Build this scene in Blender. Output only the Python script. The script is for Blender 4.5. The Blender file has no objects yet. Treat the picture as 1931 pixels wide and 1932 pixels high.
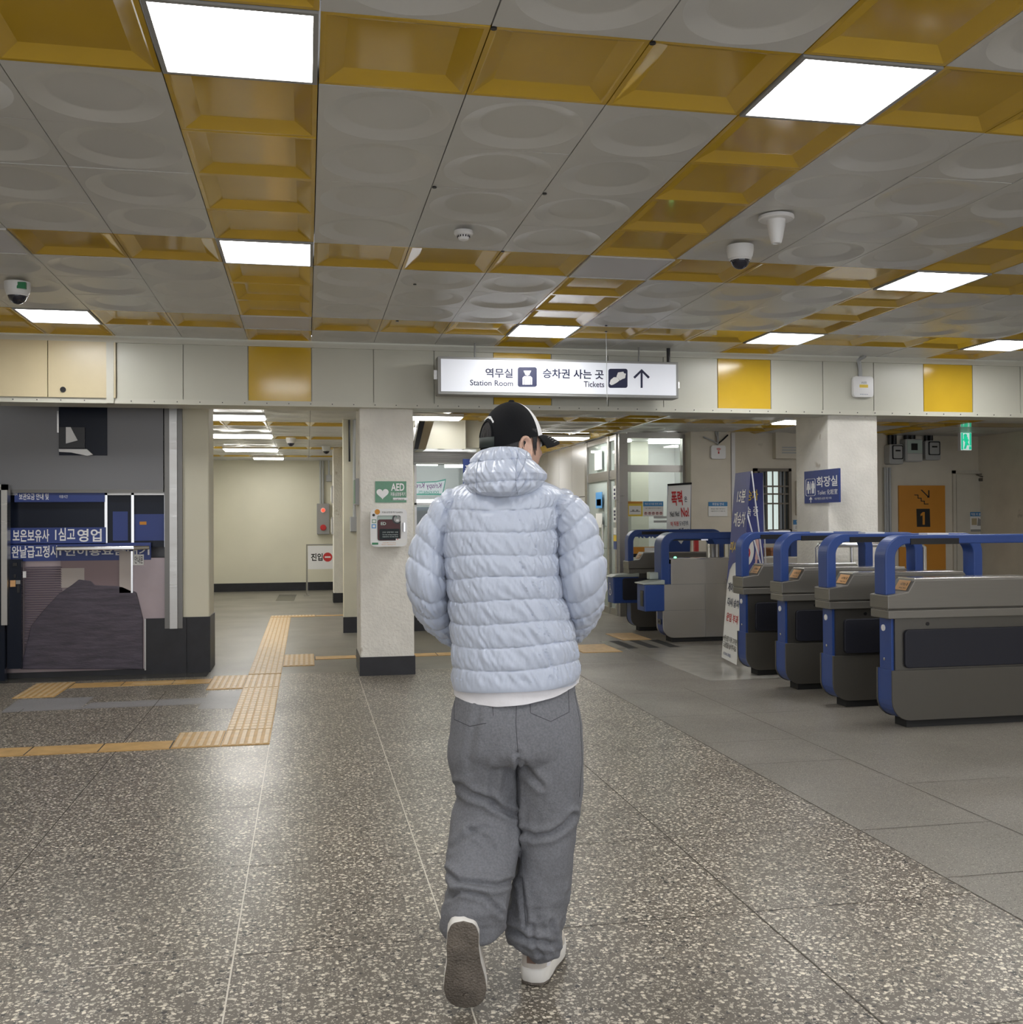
import bpy, bmesh, math, random
import numpy as np
from mathutils import Vector, Matrix, noise
from mathutils.bvhtree import BVHTree
random.seed(7)
S = bpy.context.scene
COL = S.collection
# ------------------------------------------------------------------ camera
FPX, YAW, PITCH, ROLL, EYE = 1953.43, .1955, .0102, -.0061, 1.385
cy, sy, cp, sp, cr, sr = (math.cos(YAW), math.sin(YAW), math.cos(PITCH), math.sin(PITCH), math.cos(ROLL), math.sin(ROLL))
FW = Vector((sy*cp, cy*cp, sp)); r0 = Vector((cy, -sy, 0)); u0 = r0.cross(FW)
RT = cr*r0 + sr*u0; UP = -sr*r0 + cr*u0
CAM = Vector((0, 0, EYE))
cam = bpy.data.cameras.new('camera'); camo = bpy.data.objects.new('camera', cam); COL.objects.link(camo)
cam.sensor_fit = 'HORIZONTAL'; cam.sensor_width = 36; cam.lens = FPX/1931*36; cam.clip_start = .05; cam.clip_end = 200
camo.matrix_world = Matrix(((RT.x, UP.x, -FW.x, 0), (RT.y, UP.y, -FW.y, 0), (RT.z, UP.z, -FW.z, EYE), (0, 0, 0, 1)))
S.camera = camo
# ------------------------------------------------------------------ world, exposure
w = bpy.data.worlds.new('station_ambient'); S.world = w; w.use_nodes = True
w.node_tree.nodes['Background'].inputs[0].default_value = (.93, .95, 1, 1)
w.node_tree.nodes['Background'].inputs[1].default_value = .8
S.cycles.max_bounces = 8; S.cycles.diffuse_bounces = 3; S.cycles.glossy_bounces = 3; S.cycles.transmission_bounces = 6; S.cycles.transparent_max_bounces = 12
S.view_settings.view_transform = 'Standard'; S.view_settings.look = 'None'
S.view_settings.exposure = 1.25; S.view_settings.gamma = 1; S.view_settings.use_curve_mapping = False
LAMP = 9.5          # ceiling panel strength
LAMP_REAR = 10.5
# ------------------------------------------------------------------ points from measured pixels
def ray(x, y): return FW + RT*((x-965.5)/FPX) + UP*((966-y)/FPX)
def oy(x, y, Y): d = ray(x, y); return CAM + d*(Y/d.y)
def ox(x, y, X): d = ray(x, y); return CAM + d*(X/d.x)
def oz(x, y, Z=0.): d = ray(x, y); return CAM + d*((Z-EYE)/d.z)
# ------------------------------------------------------------------ materials
def ramp(nt, fac, stops, interp='LINEAR'):
    n = nt.nodes.new('ShaderNodeValToRGB'); nt.links.new(fac, n.inputs[0]); e = n.color_ramp.elements
    n.color_ramp.interpolation = interp
    while len(e) < len(stops): e.new(.5)
    for q, (p, c) in zip(e, stops): q.position = p; q.color = (*c[:3], 1)
    return n.outputs[0]
def mat(name, c, rough=.5, metal=0., spec=.5, vary=0., vscale=3., bump=0., bscale=60., emit=None, es=0., coat=0., stretch=None, sheen=0., dirt=None, rvary=0.):
    m = bpy.data.materials.new(name); m.use_nodes = True; nt = m.node_tree; p = nt.nodes['Principled BSDF']
    p.inputs['Base Color'].default_value = (*c, 1); p.inputs['Roughness'].default_value = rough
    p.inputs['Metallic'].default_value = metal; p.inputs['Specular IOR Level'].default_value = spec
    if coat: p.inputs['Coat Weight'].default_value = coat; p.inputs['Coat Roughness'].default_value = .08
    if sheen: p.inputs['Sheen Weight'].default_value = sheen
    if emit: p.inputs['Emission Color'].default_value = (*emit, 1); p.inputs['Emission Strength'].default_value = es
    if vary or bump or dirt or rvary:
        tc = nt.nodes.new('ShaderNodeTexCoord'); src = tc.outputs['Object']
        if stretch:
            mp = nt.nodes.new('ShaderNodeMapping'); nt.links.new(src, mp.inputs[0]); mp.inputs['Scale'].default_value = stretch; src = mp.outputs[0]
    if vary or rvary:
        n = nt.nodes.new('ShaderNodeTexNoise'); nt.links.new(src, n.inputs[0]); n.inputs['Scale'].default_value = vscale; n.inputs['Detail'].default_value = 5
        if vary:
            a = tuple(max(0, x*(1-vary)) for x in c); b = tuple(min(1, x*(1+vary)) for x in c)
            out = ramp(nt, n.outputs[0], [(.3, a), (.7, b)])
            if dirt:
                n2 = nt.nodes.new('ShaderNodeTexNoise'); nt.links.new(src, n2.inputs[0]); n2.inputs['Scale'].default_value = dirt[1]; n2.inputs['Detail'].default_value = 8
                k = ramp(nt, n2.outputs[0], [(dirt[2], (0, 0, 0)), (dirt[2]+.06, (1, 1, 1))])
                mx = nt.nodes.new('ShaderNodeMix'); mx.data_type = 'RGBA'; nt.links.new(k, mx.inputs[0]); nt.links.new(out, mx.inputs[6]); mx.inputs[7].default_value = (*dirt[0], 1); out = mx.outputs[2]
            nt.links.new(out, p.inputs['Base Color'])
        if rvary:
            o2 = ramp(nt, n.outputs[0], [(.3, (rough*(1-rvary),)*3), (.7, (min(1, rough*(1+rvary)),)*3)]); nt.links.new(o2, p.inputs['Roughness'])
    if bump:
        n = nt.nodes.new('ShaderNodeTexNoise'); nt.links.new(src, n.inputs[0]); n.inputs['Scale'].default_value = bscale; n.inputs['Detail'].default_value = 4
        b = nt.nodes.new('ShaderNodeBump'); b.inputs['Strength'].default_value = bump; b.inputs['Distance'].default_value = .01
        nt.links.new(n.outputs[0], b.inputs['Height']); nt.links.new(b.outputs[0], p.inputs['Normal'])
    return m
def terrazzo(name, base, light, dark, scale, keep=.5, rough=.38, grain=0, dirty=.25):
    m = bpy.data.materials.new(name); m.use_nodes = True; nt = m.node_tree; p = nt.nodes['Principled BSDF']; L = nt.links.new
    tc = nt.nodes.new('ShaderNodeTexCoord')
    nz = nt.nodes.new('ShaderNodeTexNoise'); nz.inputs['Scale'].default_value = scale*1.3; nz.inputs['Detail'].default_value = 5; nz.inputs['Roughness'].default_value = .65; L(tc.outputs['Object'], nz.inputs[0])
    ad = nt.nodes.new('ShaderNodeVectorMath'); ad.operation = 'MULTIPLY_ADD'; L(nz.outputs['Color'], ad.inputs[0]); ad.inputs[1].default_value = (1.25/scale,)*3; L(tc.outputs['Object'], ad.inputs[2])
    col = None
    prev = None
    for i, (sc, lo, cl, k) in enumerate(((scale, .34, light, keep), (scale*.7, .30, dark, .70), (scale*2.3, .33, tuple(x*.85 for x in light), .40))):
        v = nt.nodes.new('ShaderNodeTexVoronoi'); v.inputs['Scale'].default_value = sc; L(ad.outputs[0], v.inputs['Vector'])
        chip = ramp(nt, v.outputs['Distance'], [(lo, (1, 1, 1)), (lo+.06, (0, 0, 0))])
        sep = nt.nodes.new('ShaderNodeSeparateColor'); L(v.outputs['Color'], sep.inputs[0])
        sel = nt.nodes.new('ShaderNodeMath'); sel.operation = 'GREATER_THAN'; L(sep.outputs[0], sel.inputs[0]); sel.inputs[1].default_value = k
        f = nt.nodes.new('ShaderNodeMath'); f.operation = 'MULTIPLY'; L(chip, f.inputs[0]); L(sel.outputs[0], f.inputs[1])
        vv = nt.nodes.new('ShaderNodeMath'); vv.operation = 'MULTIPLY_ADD'; L(sep.outputs[1], vv.inputs[0]); vv.inputs[1].default_value = .6; vv.inputs[2].default_value = .55
        cc = nt.nodes.new('ShaderNodeVectorMath'); cc.operation = 'SCALE'; cc.inputs[0].default_value = cl; L(vv.outputs[0], cc.inputs['Scale'])
        mx = nt.nodes.new('ShaderNodeMix'); mx.data_type = 'RGBA'; L(f.outputs[0], mx.inputs[0])
        if prev is None: mx.inputs[6].default_value = (*base, 1)
        else: L(prev, mx.inputs[6])
        L(cc.outputs[0], mx.inputs[7]); prev = mx.outputs[2]
    big = nt.nodes.new('ShaderNodeTexNoise'); big.inputs['Scale'].default_value = .9; big.inputs['Detail'].default_value = 4; L(tc.outputs['Object'], big.inputs[0])
    bb = ramp(nt, big.outputs[0], [(.3, (1-dirty,)*3), (.7, (1+.0,)*3)])
    mu = nt.nodes.new('ShaderNodeMix'); mu.data_type = 'RGBA'; mu.blend_type = 'MULTIPLY'; mu.inputs[0].default_value = 1; L(prev, mu.inputs[6]); L(bb, mu.inputs[7])
    L(mu.outputs[2], p.inputs['Base Color'])
    rr = ramp(nt, big.outputs[0], [(.3, (rough*1.15,)*3), (.7, (rough*.85,)*3)]); L(rr, p.inputs['Roughness'])
    return m
def glassmat(name, tint=(.93, .97, .95), refl=.12, frost=0., ior=1.5):
    m = bpy.data.materials.new(name); m.use_nodes = True; nt = m.node_tree; nt.nodes.clear(); L = nt.links.new
    o = nt.nodes.new('ShaderNodeOutputMaterial'); t = nt.nodes.new('ShaderNodeBsdfTransparent'); t.inputs[0].default_value = (*tint, 1)
    g = nt.nodes.new('ShaderNodeBsdfGlossy'); g.inputs['Roughness'].default_value = .03
    f = nt.nodes.new('ShaderNodeFresnel'); f.inputs[0].default_value = ior
    a = nt.nodes.new('ShaderNodeMath'); a.operation = 'ADD'; L(f.outputs[0], a.inputs[0]); a.inputs[1].default_value = refl*.4; a.use_clamp = True
    x = nt.nodes.new('ShaderNodeMixShader'); L(a.outputs[0], x.inputs[0]); L(t.outputs[0], x.inputs[1]); L(g.outputs[0], x.inputs[2]); out = x.outputs[0]
    if frost:
        d = nt.nodes.new('ShaderNodeBsdfDiffuse'); d.inputs[0].default_value = (.72, .80, .77, 1); y = nt.nodes.new('ShaderNodeMixShader'); y.inputs[0].default_value = frost
        L(out, y.inputs[1]); L(d.outputs[0], y.inputs[2]); out = y.outputs[0]
    L(out, o.inputs[0]); return m
def glow(name, c, s): return mat(name, (.8, .8, .8), .5, emit=c, es=s)
K = {}
K['yellow'] = mat('yellow_enamel', (.58, .37, .035), .085, spec=.55, vary=.06, vscale=1.5)
K['yellow_cream'] = mat('cream_enamel_yellow_lit', (.62, .53, .34), .3, vary=.05)  # cream panels, with the yellow light on them put into the colour
K['grey_tile'] = mat('grey_enamel', (.60, .595, .57), .33, spec=.5, vary=.05, vscale=.8)
K['dark_gap'] = mat('gap_shadow', (.03, .03, .03), .9)
K['soffit'] = mat('ivory_panel', (.56, .555, .475), .32, spec=.4, vary=.04, vscale=1.2)
K['trim'] = mat('ivory_trim', (.58, .57, .49), .4)
K['yellow_wall'] = mat('yellow_panel', (.60, .39, .03), .14, vary=.05)
K['plaster'] = mat('rough_white_plaster', (.79, .765, .70), .75, vary=.06, vscale=5, bump=.8, bscale=38, dirt=((.55, .50, .42), 6, .66))
K['cream_wall'] = mat('cream_wall_paint', (.72, .69, .55), .6, vary=.04, vscale=1.5)
K['grey_wall'] = mat('aged_wall_paint', (.68, .63, .525), .65, vary=.08, vscale=2, bump=.15, bscale=30, dirt=((.42, .38, .31), 3, .70))
K['black_base'] = mat('black_base_paint', (.012, .012, .016), .45, vary=.3, vscale=8)
K['steel'] = mat('brushed_steel', (.46, .45, .43), .34, metal=1, bump=.05, bscale=30, stretch=(1, 1, 30), rvary=.2)
K['steel_bright'] = mat('polished_steel', (.66, .66, .66), .2, metal=1)
K['steel_dark'] = mat('dark_steel', (.17, .165, .155), .38, metal=.9, bump=.04, bscale=20, stretch=(1, 1, 25))
K['steel_panel'] = mat('satin_steel_panel', (.78, .78, .79), .30, metal=.4)
K['blue'] = mat('blue_gate_paint', (.024, .064, .25), .35, vary=.05)
K['blue_sign'] = mat('navy_sign', (.025, .05, .22), .4)
K['blue_banner'] = mat('blue_banner_cloth', (.055, .07, .26), .5, vary=.06)
K['navy_pad'] = mat('navy_pad', (.008, .009, .018), .55, bump=.1, bscale=300)
K['black'] = mat('black_plastic', (.008, .008, .01), .3)
K['black_matte'] = mat('black_rubber', (.015, .015, .015), .8)
K['white'] = mat('white_plastic', (.80, .80, .80), .35)
K['white_paper'] = mat('white_paper', (.82, .82, .80), .6)
K['grey_plastic'] = mat('grey_plastic', (.42, .43, .43), .45)
K['grey_paint'] = mat('grey_metal_paint', (.30, .30, .29), .45)
K['ink'] = mat('dark_navy_ink', (.012, .016, .06), .5)
K['ink_black'] = mat('black_ink', (.012, .012, .012), .5)
K['white_ink'] = mat('white_ink', (.85, .85, .85), .5)
K['red'] = mat('red_ink', (.55, .03, .03), .45)
K['maroon'] = mat('maroon_case', (.13, .008, .02), .4)
K['green'] = mat('green_sign', (.03, .22, .09), .35)
K['orange'] = mat('orange_board', (.62, .26, .025), .5, vary=.04)
K['wood'] = mat('brown_wood', (.30, .12, .045), .5, vary=.2, vscale=6)
K['yellow_ink'] = mat('yellow_ink', (.8, .58, .06), .5)
K['tactile'] = mat('ochre_tactile', (.56, .35, .13), .5, vary=.14, vscale=9)
K['tactile_light'] = mat('worn_tactile_bar', (.66, .49, .28), .42, vary=.12, vscale=14)
K['grout'] = mat('dark_joint', (.10, .09, .075), .7)
K['brass'] = mat('pale_divider_strip', (.62, .58, .50), .35)
K['clear'] = glassmat('clear_glass', refl=0)
K['thin_glass'] = glassmat('thin_cover', refl=0, ior=1.12)
K['frost'] = glassmat('frosted_glass', frost=.45)
K['skin'] = mat('skin', (.58, .37, .28), .5, vary=.06, vscale=20)
K['hair'] = mat('black_hair', (.008, .007, .008), .45, bump=.4, bscale=150, stretch=(1, 1, .15))
K['lamp'] = glow('lit_diffuser', (1, 1, 1), LAMP)
K['lamp_rear'] = glow('lit_rear_diffuser', (1, .985, .95), LAMP_REAR)
K['shop_lamp'] = glow('shop_lamp', (1, 1, .97), 4)
# ------------------------------------------------------------------ mesh builder
ORG = {}
class MB:
    def __init__(s): s.v = []; s.f = []; s.m = []; s.mats = []
    def mi(s, k):
        k = K[k] if isinstance(k, str) else k
        if k not in s.mats: s.mats.append(k)
        return s.mats.index(k)
    def face(s, pts, k):
        b = len(s.v); s.v += [tuple(p) for p in pts]; s.f.append(list(range(b, b+len(pts)))); s.m.append(s.mi(k)); return s
    def mesh(s, verts, faces, k):
        b = len(s.v); i = s.mi(k); s.v += [tuple(p) for p in verts]
        for f in faces: s.f.append([b+j for j in f]); s.m.append(i)
        return s
    def box(s, x0, x1, y0, y1, z0, z1, k):
        if x0 > x1: x0, x1 = x1, x0
        if y0 > y1: y0, y1 = y1, y0
        if z0 > z1: z0, z1 = z1, z0
        V = [(x0, y0, z0), (x1, y0, z0), (x1, y1, z0), (x0, y1, z0), (x0, y0, z1), (x1, y0, z1), (x1, y1, z1), (x0, y1, z1)]
        return s.mesh(V, [(0, 3, 2, 1), (4, 5, 6, 7), (0, 1, 5, 4), (1, 2, 6, 5), (2, 3, 7, 6), (3, 0, 4, 7)], k)
    def prism(s, pts, fn, d0, d1, k, cap=True):     # pts 2D, fn(a,b,d)->3D
        n = len(pts); V = [fn(a, b, d0) for a, b in pts]+[fn(a, b, d1) for a, b in pts]
        F = [(i, (i+1) % n, n+(i+1) % n, n+i) for i in range(n)]
        if cap: F += [tuple(range(n))[::-1], tuple(range(n, 2*n))]
        return s.mesh(V, F, k)
    def bandprism(s, A, B, fn, d0, d1, k):           # solid between two matching open polylines
        n = len(A); V = [fn(*p, d0) for p in A]+[fn(*p, d0) for p in B]+[fn(*p, d1) for p in A]+[fn(*p, d1) for p in B]; F = []
        for i in range(n-1):
            F += [(i, n+i, n+i+1, i+1), (2*n+i, 2*n+i+1, 3*n+i+1, 3*n+i), (i, i+1, 2*n+i+1, 2*n+i), (n+i, 3*n+i, 3*n+i+1, n+i+1)]
        F += [(0, 2*n, 3*n, n), (n-1, 2*n-1, 4*n-1, 3*n-1)]
        return s.mesh(V, F, k)
    def tube(s, pts, r, k, n=8, cap=True, rad=None):
        pts = [Vector(p) for p in pts]; rings = []; a = None
        for i, p in enumerate(pts):
            t = (pts[min(i+1, len(pts)-1)]-pts[max(i-1, 0)]).normalized()
            if a is None: a = t.orthogonal().normalized()
            else: a = (a-t*a.dot(t)).normalized()
            b = t.cross(a); rr = rad[i] if rad else r
            rings.append([p+(a*math.cos(q)+b*math.sin(q))*rr for q in (2*math.pi*j/n for j in range(n))])
        return s.rings(rings, k, cap)
    def rings(s, R, k, cap=True, close=True):
        n = len(R[0]); V = [p for q in R for p in q]; F = []
        for i in range(len(R)-1):
            for j in range(n if close else n-1):
                F.append((i*n+j, i*n+(j+1) % n, (i+1)*n+(j+1) % n, (i+1)*n+j))
        if cap: F += [tuple(range(n))[::-1], tuple(range((len(R)-1)*n, len(R)*n))]
        return s.mesh(V, F, k)
    def lathe(s, prof, c, k, n=24, axis=(0, 0, 1)):
        ax = Vector(axis).normalized(); a = ax.orthogonal().normalized(); b = ax.cross(a); c = Vector(c)
        return s.rings([[c+ax*h+(a*math.cos(q)+b*math.sin(q))*r for q in (2*math.pi*j/n for j in range(n))] for r, h in prof], k)
    def build(s, name, parent=None, smooth=False, bevel=0., seg=2, recalc=True, angle=38):
        bm = bmesh.new(); vs = [bm.verts.new(v) for v in s.v]
        for f, i in zip(s.f, s.m):
            try: q = bm.faces.new([vs[j] for j in f])
            except ValueError: continue
            q.material_index = i; q.smooth = smooth
        if recalc: bmesh.ops.recalc_face_normals(bm, faces=bm.faces)
        if bevel:
            es = [e for e in bm.edges if len(e.link_faces) == 2 and e.calc_face_angle(0) > .6]
            bmesh.ops.bevel(bm, geom=es, offset=bevel, segments=seg, affect='EDGES', profile=.5, clamp_overlap=True)
            for q in bm.faces: q.smooth = smooth
        if smooth:
            for e in bm.edges:
                if len(e.link_faces) == 2 and e.calc_face_angle(0) > math.radians(angle): e.smooth = False
        me = bpy.data.meshes.new(name); bm.to_mesh(me); bm.free()
        for k in s.mats: me.materials.append(k)
        return link(name, me, parent)
class Multi(MB):                                  # every piece becomes an object of its own
    def __init__(s): MB.__init__(s); s.parts = []
    def mesh(s, v, f, k): s.parts.append((v, f, k)); return s
    def face(s, pts, k): return s.mesh(pts, [tuple(range(len(pts)))], k)
    def build(s, name, parent=None, **kw):
        for v, f, k in s.parts: o = MB().mesh(v, f, k).build(name, parent, **kw)
        return o
def link(name, me, parent=None):
    o = bpy.data.objects.new(name, me); COL.objects.link(o)
    if parent is not None: c = ORG[parent]; o.parent = parent
    else:
        n = len(me.vertices); co = np.empty(n*3); me.vertices.foreach_get('co', co); co = co.reshape(-1, 3)
        c = Vector(((co[:, 0].min()+co[:, 0].max())/2, (co[:, 1].min()+co[:, 1].max())/2, co[:, 2].min())); o.location = c
    me.transform(Matrix.Translation(-c)); ORG[o] = c; me.update()
    return o
def tag(o, label=None, cat=None, group=None, kind=None):
    if label: o['label'] = label
    if cat: o['category'] = cat
    if group: o['group'] = group
    if kind: o['kind'] = kind
    return o
def struct(o): o['kind'] = 'structure'; return o
def thing(name, label, cat, loc, group=None):
    o = bpy.data.objects.new(name, None); COL.objects.link(o); o.location = loc; o.empty_display_size = .1; ORG[o] = Vector(loc)
    return tag(o, label, cat, group)
def dup(root, delta, label=None):
    r = root.copy(); COL.objects.link(r); r.location = root.location+Vector(delta); ORG[r] = ORG[root]+Vector(delta)
    if label: r['label'] = label
    for ch in list(root.children):
        c = ch.copy(); COL.objects.link(c); c.parent = r
        for g in list(ch.children): d = g.copy(); COL.objects.link(d); d.parent = c
    return r
# ------------------------------------------------------------------ lettering
def txtmesh(body, bold=0., font_shear=0.):
    cu = bpy.data.curves.new('t', 'FONT'); cu.body = body; cu.offset = bold; cu.resolution_u = 3; cu.shear = font_shear
    o = bpy.data.objects.new('t', cu); COL.objects.link(o); dg = bpy.context.evaluated_depsgraph_get(); dg.update()
    me = bpy.data.meshes.new_from_object(o.evaluated_get(dg)); n = len(me.vertices)
    co = np.array([v.co[:2] for v in me.vertices]) if n else np.zeros((0, 2)); fs = [tuple(p.vertices) for p in me.polygons]
    bpy.data.objects.remove(o); bpy.data.curves.remove(cu); bpy.data.meshes.remove(me)
    return co, fs
TC = {}
def put(mb, body, a, b, k, bold=.012, plane='Y', off=.002, mirror=False, rot=0., shear=0.):
    """fit lettering in the rectangle a..b (two world corners of the plane, upper-left and lower-right)"""
    key = (body, bold, shear)
    if key not in TC: TC[key] = txtmesh(body, bold, shear)
    co, fs = TC[key]
    if not len(co): return
    c = co.copy(); mn, mx = c.min(0), c.max(0); c = (c-(mn+mx)/2)/np.maximum(mx-mn, 1e-6)
    a, b = Vector(a), Vector(b); ctr = (a+b)/2
    if plane == 'Y': R, N = Vector((1, 0, 0)), Vector((0, -1, 0)); wd = abs(b.x-a.x)
    elif plane == 'X': R, N = Vector((0, -1, 0)), Vector((-1, 0, 0)); wd = abs(b.y-a.y)
    else: R, N = plane; R = Vector(R); N = Vector(N); wd = abs((b-a).dot(R))
    U = N.cross(R); h = abs((b-a).dot(U)); ca, sa = math.cos(rot), math.sin(rot); V = []
    for x, y in c:
        x, y = x*wd, y*h; x, y = x*ca-y*sa, x*sa+y*ca
        if mirror: x = -x
        V.append(ctr+R*x+U*y+N*off)
    mb.mesh(V, fs, k)
def rectY(mb, a, b, k, th=.004, Y=None):    # board in a Y plane, facing -Y
    mb.box(a.x, b.x, a.y-th, a.y, b.z, a.z, k)
def fY(Y): return lambda a, b, d: (a, Y+d, b)
def disc(cx, cz, r, n=24, a0=0, a1=2*math.pi):
    return [(cx+r*math.cos(a0+(a1-a0)*i/n), cz+r*math.sin(a0+(a1-a0)*i/n)) for i in range(n)]
def rrect(x0, x1, z0, z1, r, n=5):
    P = []
    for cx, cz, s in ((x1-r, z1-r, 0), (x0+r, z1-r, 1), (x0+r, z0+r, 2), (x1-r, z0+r, 3)):
        P += [(cx+r*math.cos((s+i/n)*math.pi/2), cz+r*math.sin((s+i/n)*math.pi/2)) for i in range(n+1)]
    return P
# ================================================================== SETTING
T = .55; CZ = 3.007; RZ = 2.70
def gx(c): return .0485+c*T
def gy(r): return 3.313+r*T
YR = (0, 5, 9); YC = (-8, -4, -1, 3, 7, 11, 15)
LIT = [(-1, 0), (3, 0), (7, 0), (-1, 5), (7, 5), (-4, 9), (3, 9), (7, 9), (11, 9), (-5, 0)]
DEAD = [(3, 5), (-1, 9), (-4, 5)]
BEHIND = [(-1, -4), (3, -4), (7, -4), (-5, -4), (-1, -9), (3, -9), (7, -9), (11, 0), (11, 5)]
def tile(mb, X, Y, z, k, shape, sx=T, sy=T):
    x0, x1, y0, y1 = X+.0022, X+sx-.0022, Y+.0011, Y+sy-.0011; cx, cyy = (x0+x1)/2, (y0+y1)/2
    tx, ty = random.gauss(0, .0022), random.gauss(0, .0022); dz = random.gauss(0, .0006)
    P = lambda x, y, h=0.: (x, y, z+dz+h+tx*(x-cx)+ty*(y-cyy))
    if shape == 'flat': mb.face([P(x0, y0), P(x1, y0), P(x1, y1), P(x0, y1)], k); return
    if shape == 'coffer':
        R = []
        for i, h in ((0, .02), (0, 0), (.018, 0), (.024, .003), (.088, .030)):
            R.append([P(x0+i, y0+i, h), P(x1-i, y0+i, h), P(x1-i, y1-i, h), P(x0+i, y1-i, h)])
        mb.rings(R, k, cap=False); mb.face(R[-1], k); return
    n = 40; R = []; SQ = []
    for j in range(n):
        q = 2*math.pi*j/n; c, s_ = math.cos(q), math.sin(q); m = max(abs(c), abs(s_)); SQ.append((c/m, s_/m, c, s_))
    hx, hy = (x1-x0)/2, (y1-y0)/2
    R.append([P(cx+a*hx, cyy+b*hy, .02) for a, b, c, d in SQ]); R.append([P(cx+a*hx, cyy+b*hy) for a, b, c, d in SQ])
    for rr, h in ((.252, 0), (.246, .0015), (.178, .017), (.170, .018), (.10, .018)):
        R.append([P(cx+c*rr, cyy+d*rr, h) for a, b, c, d in SQ])
    mb.rings(R, k, cap=False); mb.face(R[-1], k)
mb = MB()
for c in range(-9, 16):
    for r in range(-10, 11):
        if (c, r) in LIT or (c, r) in DEAD or (c, r) in BEHIND: continue
        ye = r in YR or c in YC and c not in (-4, -8) or r in (-4, -9) or r == 10 and c in (-4, -5)
        vis = r >= -2 and -6 <= c <= 12
        tile(mb, gx(c), gy(r), CZ, 'yellow' if ye else 'grey_tile', ('coffer' if ye else 'dish') if vis else 'flat')
mb.box(gx(-9), gx(16), gy(-10), gy(11), CZ+.055, CZ+.12, 'dark_gap')
for x, y in ((783, 537), (750, 606), (1144, 626), (820, 354), (1028, 366), (932, 54), (1232, 82), (949, 475), (1144, 615)):
    p = oz(x, y, CZ-.004); mb.lathe([(.001, -.002), (.011, -.002), (.011, .004), (.001, .004)], p, 'black', 10)
struct(mb.build('ceiling', recalc=False))
# rear, lower ceiling
mb = MB()
RL = set()
for c in range(-5, 20):
    for r in range(11, 36):
        X, Y = gx(c), gy(r)+.45
        if Y > 22: continue
        if c > 12 and r > 20: continue
        ye = r in (11, 14, 18, 22, 26, 30) and c < 3 or c >= 3 and (c in YC or r in (12, 16, 20, 24))
        vis = X < 8.6
        tile(mb, X, Y, RZ, 'yellow' if ye else 'grey_tile', ('coffer' if ye else 'dish') if vis else 'flat')
mb.box(gx(-5), gx(20), 9.7, 22.3, RZ+.055, RZ+.12, 'dark_gap')
struct(mb.build('ceiling_rear', recalc=False))
# ceiling panels
def panel(c, r, lit, label, group=None):
    X, Y = gx(c), gy(r); t = thing('ceiling_light' if lit else 'ceiling_panel', label, 'ceiling light' if lit else 'ceiling panel', (X+T/2, Y+T/2, CZ), group)
    m = MB(); b = .022
    for q in ((X+.004, X+T-.004, Y+.004, Y+b), (X+.004, X+T-.004, Y+T-b, Y+T-.004), (X+.004, X+b, Y+b, Y+T-b), (X+T-b, X+T-.004, Y+b, Y+T-b)): m.box(*q, CZ-.008, CZ+.03, 'grey_paint' if lit else 'grey_tile')
    m.build('frame', t)
    m = MB(); m.box(X+b, X+T-b, Y+b, Y+T-b, CZ-.004, CZ+.02, 'lamp' if lit else K['blank']); m.build('diffuser', t)
K['blank'] = mat('unlit_panel', (.62, .62, .66), .45)
LB = {(-1, 0): 'largest lit square ceiling panel, cut by the top edge above the left aisle', (3, 0): 'lit square ceiling panel at upper right among yellow coffers, large and tilted', (-1, 5): 'lit ceiling panel at the far end of the yellow column on the left',
      (7, 5): 'lit ceiling panel on the right above the dome camera row, near right edge', (-4, 9): 'lit ceiling panel at far left beside the dome camera with the green patch', (3, 9): 'lit ceiling panel directly above the hanging station room sign',
      (7, 9): 'lit ceiling panel above the bright yellow wall panel right of the sign', (11, 9): 'small lit ceiling panel at the far right edge near the ivory beam'}
for q in LIT: panel(*q, True, LB.get(q, 'lit square ceiling panel outside the picture, continuing the lamp grid'), 'ceiling light panels' if q in LB else 'ceiling lights out of view')
for q in BEHIND: panel(*q, True, 'lit square ceiling panel outside the picture, continuing the lamp grid', 'ceiling lights out of view')
for q, l in zip(DEAD, ('unlit pale ceiling panel between yellow coffers above the smoke detector row', 'unlit pale panel near the beam in the left yellow ceiling column', 'unlit pale ceiling panel at the left edge in the yellow row')): panel(*q, False, l, 'unlit ceiling panels')
# floor
K['terrazzo'] = terrazzo('terrazzo', (.142, .123, .098), (.80, .735, .61), (.03, .027, .025), 54, .24, .36)
K['granite'] = terrazzo('fine_grey_granite', (.21, .192, .165), (.46, .43, .37), (.06, .055, .05), 150, .5, .42)
K['granite_rear'] = terrazzo('rear_granite', (.215, .20, .165), (.28, .265, .22), (.13, .12, .10), 150, .45, .36)
K['pale_stone'] = mat('pale_polished_stone', (.36, .345, .31), .16, vary=.1, vscale=6)
K['dark_stone'] = mat('dark_stone', (.07, .068, .06), .22, vary=.2, vscale=5)
K['patch'] = terrazzo('pale_grey_paver', (.33, .325, .33), (.40, .39, .39), (.22, .22, .22), 160, .45, .42)
mb = MB(); Z = 0.
def fl(x0, x1, y0, y1, k, z=0.): mb.face([(x0, y0, z), (x1, y0, z), (x1, y1, z), (x0, y1, z)], k)
fl(-8, 2.42, -4, 9.8, 'terrazzo'); fl(2.42, 13, -4, 9.8, 'granite'); fl(-8, 13, 9.8, 23, 'granite_rear')
fl(3.42, 6.5, 8.5, 11.0, 'pale_stone', .0010); fl(-8, -.9, 9.8, 10.6, 'dark_stone', .0010); fl(2.42, 13, 9.8, 15, 'granite', .0006)
w_ = .0026
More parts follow.
